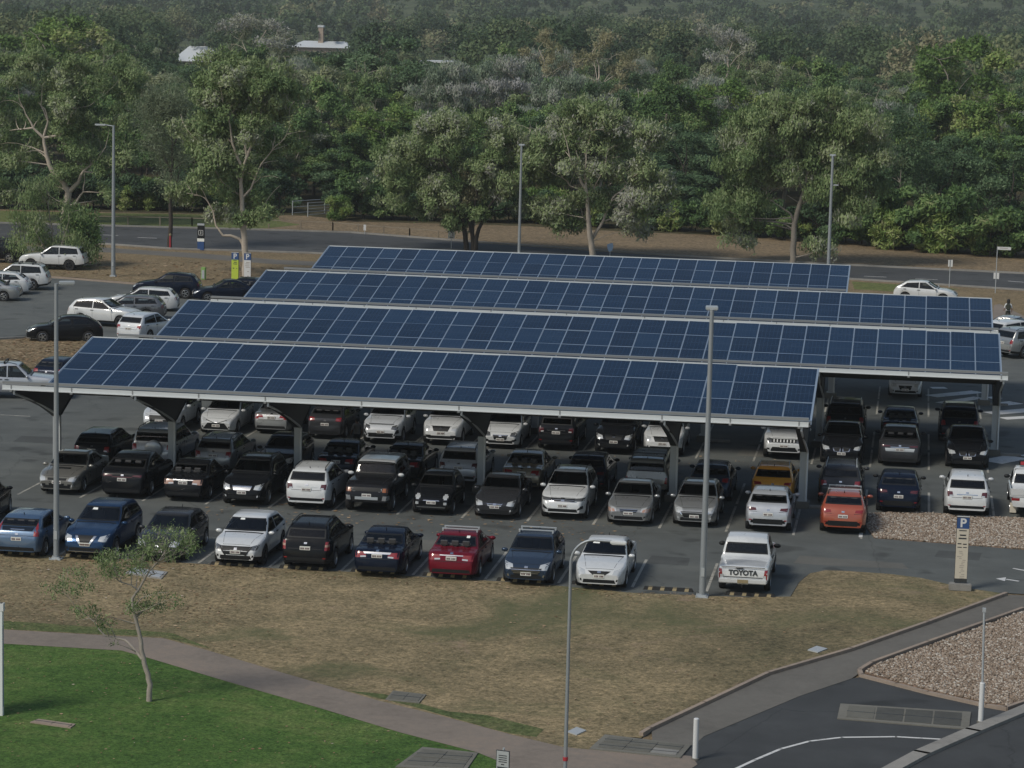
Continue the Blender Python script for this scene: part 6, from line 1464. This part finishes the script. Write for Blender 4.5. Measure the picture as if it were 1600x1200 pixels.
# first row under the nearest canopy
rt, C = car('sedan', 'warm_silver', 'F', 88, 768, 'silver sedan with black nose slot and fog lamps, leftmost in the first covered row', fog='headlight', gr='trim', drop=('grille', 'grille_bar', 'badge'))
extra(rt, C, 'grille', sym(.38, .62, .40, .70), 'f', 'trim')
extra(rt, C, 'bumper_opening', [sym(.30, .36, .32, .50)]+mir([(.46, .38), (.60, .38), (.60, .48), (.46, .48)]), 'f', 'trim')
extra(rt, C, 'bonnet_scoop', [(1.25, -.28), (1.25, .28), (1.38, .26), (1.38, -.26)], 't', 'trim', .03)
car('coupe_suv', 'black', 'R', 190, 774, 'glossy black fastback off-roader seen from behind, second in the first covered row', tl='tail_dark', strip='tail_dark')
car('sedan', 'black', 'R', 285, 779, 'black sedan with pale tail lamps and a wide plate, third in the first covered row', strip='chrome', tl='tail_clear')
rt, C = car('suv', 'black', 'F', 377, 787, 'black off-roader facing out with chrome grille bars and pale headlamps', rails=1, fog='headlight', bar='chrome', gr='chrome')
car('suv', 'white', 'R', 478, 792, 'white compact off-roader seen from behind with small dark tail lamps', rails=1, tl='tail_dark')
rt, C = car('boxy', 'soft_black', 'F', 572, 797, 'square black off-roader with white roof and round headlamps', roof='white', mirror='white', bar='chrome', drop=('grille', 'grille_bar', 'badge'))
extra(rt, C, 'grille_band', sym(.80, .90, .80, 1.05), 'f', 'trim', .010)
extra(rt, C, 'bumper_bar', sym(.46, .58, .46, .69), 'f', 'galv', .03)
extra(rt, C, 'bumper_corner', mir([(.62, .56), (.88, .56), (.88, .74), (.66, .74)]), 'f', 'gutter', .02)
rt, C = car('mini', 'black', 'F', 673, 800, 'tiny rounded black car with round headlamps and chrome whisker trim', bar='chrome', mirror='trim', drop=('grille', 'grille_bar', 'badge'))
extra(rt, C, 'whisker_trim', sym(.34, .60, .30, .63), 'f', 'chrome', .02)
extra(rt, C, 'bumper_trim', sym(.56, .34, .58, .37), 'f', 'chrome', .02)
extra(rt, C, 'fog_lamp', mir([(.50, .46), (.62, .46), (.62, .56), (.50, .56)]), 'f', 'headlight', .016)
car('sedan', 'dark_grey', 'F', 772, 807, 'dark grey sedan with a wide chrome grille facing out', gr='chrome', fog='headlight')
rt, C = car('suv', 'white', 'F', 878, 808, 'white off-roader facing out with a full width black grille', hl='darklight', rails=1, bar='chrome', painted_sill=1, drop=('grille', 'grille_bar', 'badge', 'headlight', 'fog_lamp'))
extra(rt, C, 'headlight', mir([(.48, .80), (.84, .80), (.86, .92), (.48, .89)]), 'f', 'darklight')
extra(rt, C, 'grille', sym(.48, .78, .48, .89), 'f', 'trim')
extra(rt, C, 'grille_bars', [sym(.80, .765, .80, .78), sym(.46, .83, .46, .84)], 'f', 'chrome', .02)
extra(rt, C, 'badge', sym(.07, .79, .07, .90), 'f', 'chrome', .024)
extra(rt, C, 'bumper_opening', mir([(.56, .46), (.80, .50), (.80, .62), (.70, .60)]), 'f', 'trim')
rt, C = car('sedan', 'silver', 'F', 981, 817, 'faded silver sedan with a patchy bonnet facing out', bar='chrome', drop=('grille', 'grille_bar', 'badge'))
extra(rt, C, 'grille', [(-.30, .58), (.30, .58), (.36, .68), (-.36, .68)], 'f', 'trim')
extra(rt, C, 'grille_bars', [sym(.32, .615, .33, .63), sym(.36, .67, .36, .69)], 'f', 'chrome', .02)
for q in mir([(.52, .60), (.82, .57), (.84, .72), (.56, .68)]): extra(rt, C, 'lamp_inner', q, 'f', 'tail_clear', .010)
rt, C = car('hatch', 'silver', 'F', 1084, 819, 'silver hatchback with a dark six sided grille, behind the tall lamp post', fog='headlight', bar='chrome', drop=('grille', 'grille_bar', 'badge'))
extra(rt, C, 'grille', sym(.38, .40, .56, .64), 'f', 'trim')
extra(rt, C, 'grille_frame', mir([(.36, .38), (.41, .40), (.59, .63), (.55, .65)])+[sym(.38, .385, .38, .41)], 'f', 'chrome', .02)
rt, C = car('cross', 'pale_silver', 'R', 1199, 827, 'white crossover seen from behind with a dark lower bumper, in front of the orange one', rails=0, tl='tail_dark')
extra(rt, C, 'lower_bumper', sym(.84, .27, .84, .56), 'r', 'trim', .010)
rt, C = car('cross', 'orange_red', 'R', 1316, 830, 'orange red compact off-roader seen from behind beside the gravel bed', rails=1, rack=2, tl='tail')
extra(rt, C, 'lower_bumper', sym(.84, .27, .84, .56), 'r', 'trim', .010)
rt, C = car('cross', 'navy', 'R', 1403, 798, 'dark blue-black crossover seen from behind, between the orange red and white ones', tl='tail_dark', mirror='trim')
extra(rt, C, 'lower_bumper', sym(.84, .27, .84, .56), 'r', 'trim', .010)
car('suv', 'white', 'R', 1510, 804, 'white off-roader seen from behind above the gravel bed', tl='tail_dark', rails=0, strip='chrome')
# white tray utility at the right edge
rt, C = car('ute', 'white', 'R', 1614, 806, 'white tray utility with a red roof box cut off by the right edge', cat='utility truck', mirror='trim', drop=('tailgate_seam', 'trim_strip', 'rear_badge', 'number_plate', 'taillight', 'reverse_lamp'))
hl_ = C.L/2
b = MB(); b.box((-hl_+.98, 0, .93), (2.0, 1.9, .07))
for sg in (-1, 1): b.box((-hl_+.98, sg*.94, 1.1), (2.0, .04, .28))
b.box((-hl_-.01, 0, 1.1), (.04, 1.88, .28)); b.build('tray', PAINT['white'], rt, bevel=.01)
b = MB()
for sg in (-1, 1): b.tube([(-hl_+1.95, sg*.8, .95), (-hl_+1.95, sg*.74, 1.75)], .03, 8)
b.tube([(-hl_+1.95, -.74, 1.75), (-hl_+1.95, .74, 1.75)], .03, 8); b.build('head_board', PAINT['white'], rt)
for sg in (-1, 1):
    b = MB(); b.box((-hl_+.02, sg*.72, .80), (.05, .32, .11)); b.build('taillight', M['tail'], rt)
    b = MB(); b.box((-hl_+.18, sg*.80, .42), (.02, .26, .40)); b.build('mud_flap', M['cream'], rt)
b = MB(); b.box((-hl_+2.35, 0, 1.92), (.25, 1.1, .20)); rb = b.build('roof_box', M['trim'], rt, bevel=.02)
b = MB(); b.box((-hl_+2.22, .0, 1.92), (.01, 1.0, .14)); b.build('panel', M['redpaint'], rb)
b = MB(); b.box((-hl_-.02, 0, .80), (.02, .37, .12)); b.build('number_plate', M['plate'], rt)
# second row under the nearest canopy
car('wagon', 'black', 'R', 142, 727, 'black wagon seen from behind, leftmost in the second covered row', rails=0, tl='tail')
rt, C = car('bigsuv', 'pale_silver', 'R', 236, 730, 'silver off-roader with a pale spare wheel cover on its tailgate', rails=1, tl='tail')
b = MB(); b.tube([(-C.L/2-.005, -.12, .98), (-C.L/2-.16, -.12, .98), (-C.L/2-.2, -.12, .98)], [.37, .37, .31], 24); b.build('spare_wheel_cover', PAINT['pale_silver'], rt, smooth=True)
car('wagon', 'silver', 'R', 332, 735, 'silver grey wagon seen from behind, right of the spare wheel one', rails=1)
car('hatch', 'soft_black', 'F', 428, 739, 'black hatchback facing out behind the second post, mostly in shade')
car('sedan', 'navy', 'R', 524, 745, 'navy sedan in the second covered row behind the white compact off-roader')
car('sedan', 'black', 'R', 625, 750, 'black sedan in the second covered row behind the white roofed off-roader')
car('suv', 'pale_silver', 'R', 715, 757, 'silver wagon off-roader seen from behind beside the third post', rails=1, tl='tail_dark')
car('sedan', 'tan', 'R', 814, 763, 'champagne sedan seen from behind, behind the dark grey sedan', tl='tail')
car('cross', 'navy', 'R', 914, 768, 'dark navy crossover tucked behind the white full grille off-roader', tl='tail_dark')
car('canopy_ute', 'warm_silver', 'R', 1009, 776, 'silver utility truck with a matching canopy and roof rack', cat='utility truck', rails=1, rack=1, tl='tail')
car('hatch', 'slate_blue', 'R', 1108, 780, 'blue hatchback behind the silver one with the dark grille')
rt, C = car('cross', 'amber_orange', 'R', 1206, 785, 'amber orange crossover with roof rails parked behind the white crossover', rails=2, tl='tail')
extra(rt, C, 'lower_bumper', sym(.84, .27, .84, .56), 'r', 'trim', .010)
car('suv', 'dark_grey', 'R', 1312, 786, 'dark grey-blue off-roader with silver roof rails ahead of the orange red one', rails=2, tl='tail')
# far side of the next aisle
rt, C = car('suv', 'cool_white', 'F', 248, 673, 'pale silver off-roader with a large dark grille, leftmost of the rear aisle row', bar='trim', drop=('grille', 'grille_bar', 'badge'))
extra(rt, C, 'grille', sym(.42, .56, .50, .86), 'f', 'trim')
extra(rt, C, 'lower_bumper', sym(.70, .36, .66, .46), 'f', 'trim')
rt, C = car('hatch', 'white', 'F', 337, 675, 'white hatchback with a wide black mouth in the rear aisle row', drop=('lower_intake', 'grille', 'grille_bar'))
extra(rt, C, 'grille', sym(.62, .30, .40, .58), 'f', 'trim')
extra(rt, C, 'nose_bar', mir([(.10, .60), (.14, .60), (.50, .70), (.48, .73)]), 'f', 'trim')
car('sedan', 'silver', 'R', 423, 674, 'silver sedan seen from behind in the rear aisle row', strip='chrome')
car('hatch', 'dark_grey', 'R', 507, 682, 'charcoal hatchback seen from behind beside the standing person')
rt, C = car('suv', 'cool_white', 'F', 594, 690, 'white off-roader with a thin black bonnet line, right of the standing person', hl='darklight', rails=0, bar='trim', gr='cool_white' if 0 else 'trim', drop=('grille', 'grille_bar', 'badge'))
extra(rt, C, 'bonnet_line', sym(.84, .93, .84, .955), 'f', 'trim')
extra(rt, C, 'bumper_opening', mir([(.64, .52), (.82, .55), (.80, .72), (.72, .70)])+[sym(.60, .50, .58, .56)], 'f', 'trim')
rt, C = car('suv', 'white', 'F', 688, 692, 'white boxy off-roader with a black grille in the rear aisle row', rails=0)
extra(rt, C, 'bumper_opening', mir([(.44, .38), (.72, .42), (.70, .52), (.46, .52)]), 'f', 'trim')
rt, C = car('hatch', 'white', 'F', 781, 697, 'white hatchback with long dark headlamps between the third and fourth posts', hl='darklight', gr='trim', bar='chrome')
extra(rt, C, 'bumper_opening', mir([(.50, .36), (.74, .42), (.72, .50), (.54, .46)]), 'f', 'trim')
car('suv', 'black', 'R', 868, 700, 'black off-roader seen from behind in the rear aisle row', rails=0, tl='tail_dark', strip='chrome')
car('suv', 'black', 'F', 958, 706, 'black off-roader facing out with bright headlamps in the rear aisle row', rails=0, fog='headlight')
car('suv', 'white', 'F', 1034, 709, 'white off-roader behind the fourth post in the rear aisle row', rails=1)
rt, C = car('bigsuv', 'white', 'F', 1224, 714, 'white square off-roader with a slotted black grille under the canopy corner', rails=0, hl='darklight', drop=('grille', 'grille_bar', 'badge'))
extra(rt, C, 'grille_band', sym(.56, .80, .56, .96), 'f', 'trim')
extra(rt, C, 'grille_slots', [[(q-.025, .82), (q+.025, .82), (q+.025, .94), (q-.025, .94)] for q in (-.45, -.3, -.15, 0, .15, .3, .45)], 'f', 'white', .02)
extra(rt, C, 'lower_opening', sym(.56, .46, .52, .60), 'f', 'trim')
# right hand block
rt, C = car('coupe_suv', 'black', 'F', 1314, 722, 'black off-roader with a paired silver grille, left of three dark cars', bar='chrome', drop=('grille', 'grille_bar', 'badge'))
extra(rt, C, 'grille', mir([(.05, .62), (.34, .64), (.40, .80), (.04, .82)]), 'f', 'chrome', .012)
extra(rt, C, 'grille_mesh', mir([(.08, .65), (.31, .66), (.36, .78), (.07, .79)]), 'f', 'trim', .02)
rt, C = car('coupe_suv', 'dark_grey', 'R', 1405, 725, 'grey fastback off-roader seen from behind between two black ones', strip='chrome', tl='tail_dark')
extra(rt, C, 'garnish', sym(.62, .72, .66, .86), 'r', 'galv', .010)
rt, C = car('coupe_suv', 'black', 'F', 1511, 729, 'black off-roader with a paired silver grille, right of three dark cars', bar='chrome', hl='headlight', drop=('grille', 'grille_bar', 'badge'))
extra(rt, C, 'grille', mir([(.05, .62), (.34, .64), (.40, .80), (.04, .82)]), 'f', 'chrome', .012)
extra(rt, C, 'grille_mesh', mir([(.08, .65), (.31, .66), (.36, .78), (.07, .79)]), 'f', 'trim', .02)
car('bigsuv', 'black', 'R', 1319, 684, 'black off-roader with roof rails behind the left paired grille one', rails=2)
car('sedan', 'slate_blue', 'R', 1405, 687, 'blue grey sedan behind the grey fastback off-roader')
car('bigsuv', 'navy', 'R', 1498, 690, 'dark navy off-roader behind the right paired grille one', rails=1)
car('hatch', 'cool_white', 'F', 1414, 618, 'pale silver hatchback with a dark mouth beneath the second canopy', gr='trim', bar='trim')
# the left arm of the car park
def place(model, col, x, y, hx, label, **o):        # wheelbase centre near (x, y) on the ground, nose pointing at angle hx
    p = G(x, y); car(model, col, 'F', 0, 0, label, wpos=(p.x, p.y, 0), heading=R(hx), **o)
place('cross', 'black', 101, 533, 200, 'black crossover side on beside the brown island', rails=0, rim='alloy', tl='tail')
place('suv', 'white', 166, 508, -8, 'white fastback off-roader pointing right, beyond the black crossover', rails=0, rim='darkrim')
place('wagon', 'grey', 200, 497, 190, 'grey wagon between two white cars in the left bays', rails=0)
place('wagon', 'white', 222, 484, 190, 'white wagon with large alloy wheels pointing left', rails=0)
place('suv', 'cool_white', 232, 530, 75, 'white off-roader tail showing just above the third canopy edge', rails=0, tl='tail')
place('suv', 'navy', 262, 464, 188, 'navy off-roader with big alloy wheels near the verge', rails=0)
place('sedan', 'navy', 355, 470, 200, 'dark blue car roof showing behind the far end of the third canopy')
place('hatch', 'navy', 392, 466, 90, 'dark blue hatchback beneath the lime sign by the canopy end')
place('bigsuv', 'white', 84, 420, 186, 'white off-roader with black wheels and a long glass side on the verge edge', rim='darkrim', rails=0)
place('bigsuv', 'white', 22, 451, 190, 'white large off-roader with dark roof bars at the left edge', rails=1, rack=1, rim='alloy')
place('hatch', 'white', -2, 458, 190, 'small white hatchback at the left edge before the large off-roader', rim='darkrim')
place('sedan', 'silver', -22, 468, 190, 'silver car end just inside the left edge')
place('bigsuv', 'black', -10, 409, 190, 'black off-roader behind the drooping bush at the left edge', rim='alloy')
place('canopy_ute', 'pale_silver', 22, 620, 12, 'silver dual cab utility with roof racks above the left end of the nearest canopy', cat='utility truck', rack=1, rim='darkrim', rails=1)
place('hatch', 'navy', 102, 600, 80, 'dark blue hatchback roof beside the silver utility')
place('suv', 'black', -30, 812, 100, 'black off-roader end poking in at the left edge near the grass row')
# the right arm
place('cross', 'white', 1446, 472, -6, 'white crossover seen from the side above the far canopies', rim='darkrim', rails=0)
place('bigsuv', 'silver', 1612, 556, 40, 'silver off-roader cut off by the right edge with red tail lamps', rails=1, tl='tail')
place('suv', 'white', 1590, 541, 40, 'white off-roader partly hidden behind the silver one at the right edge', rails=0)
place('sedan', 'silver', 1568, 528, 160, 'silver car top just behind the end of the second canopy')

# ------------------------------------------------------------------ people
M['skin'] = pbr('skin', (.36, .21, .15), .6); M['skin_dark'] = pbr('skin_dark', (.16, .09, .06), .6)
M['hair'] = pbr('black_hair', (.008, .007, .007), .6); M['grey_cloth'] = pbr('grey_cloth', (.16, .15, .145), .9); M['black_cloth'] = pbr('black_cloth', (.012, .012, .014), .9)
M['white_cloth'] = pbr('white_cloth', (.55, .57, .58), .9); M['olive_cloth'] = pbr('olive_cloth', (.035, .04, .03), .9); M['shoe'] = pbr('shoe', (.02, .02, .022), .7); M['eye'] = pbr('eye', (.02, .015, .012), .3)
def person(loc, rz, h, label, pose, skin, top, bottom, shoe, sleeves, shorts):
    root = empty('person', loc, rz, label, 'person'); k = h/1.75
    J = {'pel': ((0, 0, .95), .15), 'wai': ((0, .0, 1.10), .125), 'che': ((0, .01, 1.32), .155), 'nec': ((0, .01, 1.48), .06), 'hd0': ((0, -.01, 1.56), .075), 'hd1': ((0, -.015, 1.64), .095), 'hd2': ((0, -.01, 1.71), .07)}
    E = [('pel', 'wai'), ('wai', 'che'), ('che', 'nec'), ('nec', 'hd0'), ('hd0', 'hd1'), ('hd1', 'hd2')]
    for s, sg in (('l', -1), ('r', 1)):
        hip, knee, ank, toe = pose['leg'+s]; sh = (sg*.17, .01, 1.43); elb, wri = pose['arm'+s]
        J.update({s+'h': ((sg*.095, 0, .88), .095), s+'k': (knee, .06), s+'c': (tuple(np.add(knee, np.subtract(ank, knee)*.35)), .058), s+'a': (ank, .04), s+'t': (toe, .035), s+'s': (sh, .062), s+'e': (elb, .043), s+'w': (wri, .03)})
        E += [('pel', s+'h'), (s+'h', s+'k'), (s+'k', s+'c'), (s+'c', s+'a'), (s+'a', s+'t'), ('che', s+'s'), (s+'s', s+'e'), (s+'e', s+'w')]
        d = np.subtract(wri, elb); d = d/np.linalg.norm(d); pm = np.add(wri, d*.07)
        J[s+'p'] = (tuple(pm), .034); E.append((s+'w', s+'p'))
        for f in range(4):
            o = np.array([0, -.028+.019*f, 0]); f1 = pm+o+d*.035; f2 = f1+d*(.040-.006*abs(f-1.5))+np.array([-sg*.014, 0, 0])
            J[s+'f%d' % f] = (tuple(f1), .010); J[s+'g%d' % f] = (tuple(f2), .008); E += [(s+'p', s+'f%d' % f), (s+'f%d' % f, s+'g%d' % f)]
        J[s+'u'] = (tuple(np.add(wri, d*.05)+np.array([-sg*.01, -.045, 0])), .010); E.append((s+'w', s+'u'))
    ks = list(J); me = bpy.data.meshes.new('body'); me.from_pydata([tuple(np.multiply(J[q][0], k)) for q in ks], [(ks.index(a), ks.index(b_)) for a, b_ in E], [])
    o = bpy.data.objects.new('body', me); COL.objects.link(o); o.modifiers.new('skin', 'SKIN')
    for q, v in zip(ks, me.skin_vertices[0].data): v.radius = (J[q][1]*k*(1. if q not in ('che', 'wai', 'pel') else 1.05), J[q][1]*k*(1 if q not in ('che', 'pel', 'wai') else .72)); v.use_root = q == 'pel'
    sb = o.modifiers.new('sub', 'SUBSURF'); sb.levels = 2; sb.render_levels = 2
    bpy.context.view_layer.update(); m2 = bpy.data.meshes.new_from_object(o.evaluated_get(bpy.context.evaluated_depsgraph_get())); bpy.data.objects.remove(o)
    for q in (skin, top, bottom, shoe): m2.materials.append(M[q])
    mi = []
    for p in m2.polygons:
        c = p.center/k; z = c.z; arm = abs(c.x) > .20
        m_ = 0
        if z < .085: m_ = 3
        elif z < 1.0 and not arm: m_ = 2 if z > shorts else 0
        elif z > 1.0 and z < 1.475 and (not arm or z > sleeves): m_ = 1
        mi.append(m_)
    m2.polygons.foreach_set('material_index', mi); m2.polygons.foreach_set('use_smooth', [True]*len(mi))
    link('body', m2, root)
    for sg in (-1, 1):
        b = MB(); b.box((sg*.03*k, -.098*k, 1.645*k), (.018*k, .012*k, .01*k)); b.build('eye', M['eye'], root)
    b = MB(); b.tube([(0, -.10*k, 1.64*k), (0, -.118*k, 1.605*k), (0, -.10*k, 1.60*k)], [.008*k, .014*k, .008*k], 6); b.build('nose', M[skin], root)
    b = MB(); b.box((0, -.09*k, 1.565*k), (.045*k, .012*k, .008*k)); b.build('mouth', M['redpaint'], root)
    return root, k
def hair(root, k, long_):
    bm = bmesh.new(); bmesh.ops.create_icosphere(bm, subdivisions=3, radius=1)
    for v in bm.verts:
        c = v.co.copy(); x, y, z = c.x*.112, c.y*.12+.015, c.z*.115+1.675
        if c.y < -.25 and c.z < .35: y = max(y, -.03)
        if c.z < 0 and c.y > -.3: z = 1.675+c.z*(.115+long_*max(0, c.y+.3)); x *= 1+long_*.3*max(0, -c.z)
        v.co = Vector((x*k, y*k, z*k))
    me = bpy.data.meshes.new('hair'); bm.to_mesh(me); bm.free(); me.materials.append(M['hair']); me.polygons.foreach_set('use_smooth', [True]*len(me.polygons)); link('hair', me, root)
walk = {'legl': (None, (-.10, -.06, .50), (-.10, .04, .10), (-.10, -.12, .04)), 'legr': (None, (.10, -.10, .51), (.10, .16, .14), (.10, .05, .04)), 'arml': ((-.24, .06, 1.17), (-.25, -.02, .95)), 'armr': ((.25, .02, 1.17), (.27, -.14, 1.0))}
stand = {'legl': (None, (-.10, -.01, .50), (-.11, .02, .09), (-.12, -.13, .035)), 'legr': (None, (.10, -.02, .50), (.12, .02, .09), (.13, -.13, .035)), 'arml': ((-.24, .03, 1.17), (-.22, -.05, .93)), 'armr': ((.24, .03, 1.17), (.20, -.16, 1.0))}
rt, k = person(G(1574, 508), R(180), 1.70, 'person with long black hair and a backpack walking away on the right hand path', walk, 'skin', 'white_cloth', 'olive_cloth', 'shoe', 1.15, .62)
hair(rt, k, .42)
b = MB(); b.box((0, .18, 1.22), (.30, .16, .42)); bp = b.build('backpack', M['olive_cloth'], None, bevel=.05)
bp.location = G(1574, 508); bp.rotation_euler = (0, 0, R(180)); tag(bp, 'dark olive backpack worn by the walking person', 'backpack')
rt, k = person(G(557, 712), R(215), 1.74, 'person in a grey top and black trousers standing in the shade under the nearest canopy', stand, 'skin_dark', 'grey_cloth', 'black_cloth', 'shoe', 1.2, .10)
hair(rt, k, .05)

# ------------------------------------------------------------------ thin air between here and the hills

hz = bpy.data.materials.new('haze_air'); hz.use_nodes = True; ht = hz.node_tree; ht.nodes.clear()
vo = ht.nodes.new('ShaderNodeVolumePrincipled'); vo.inputs['Density'].default_value = .00016; vo.inputs['Color'].default_value = (.86, .90, .93, 1); vo.inputs['Anisotropy'].default_value = .1
mo = ht.nodes.new('ShaderNodeOutputMaterial'); ht.links.new(vo.outputs[0], mo.inputs['Volume'])
b = MB(); b.box((0, 1480, 64), (3200, 3200, 132)); hb = tag(b.build('haze', hz), kind='stuff')
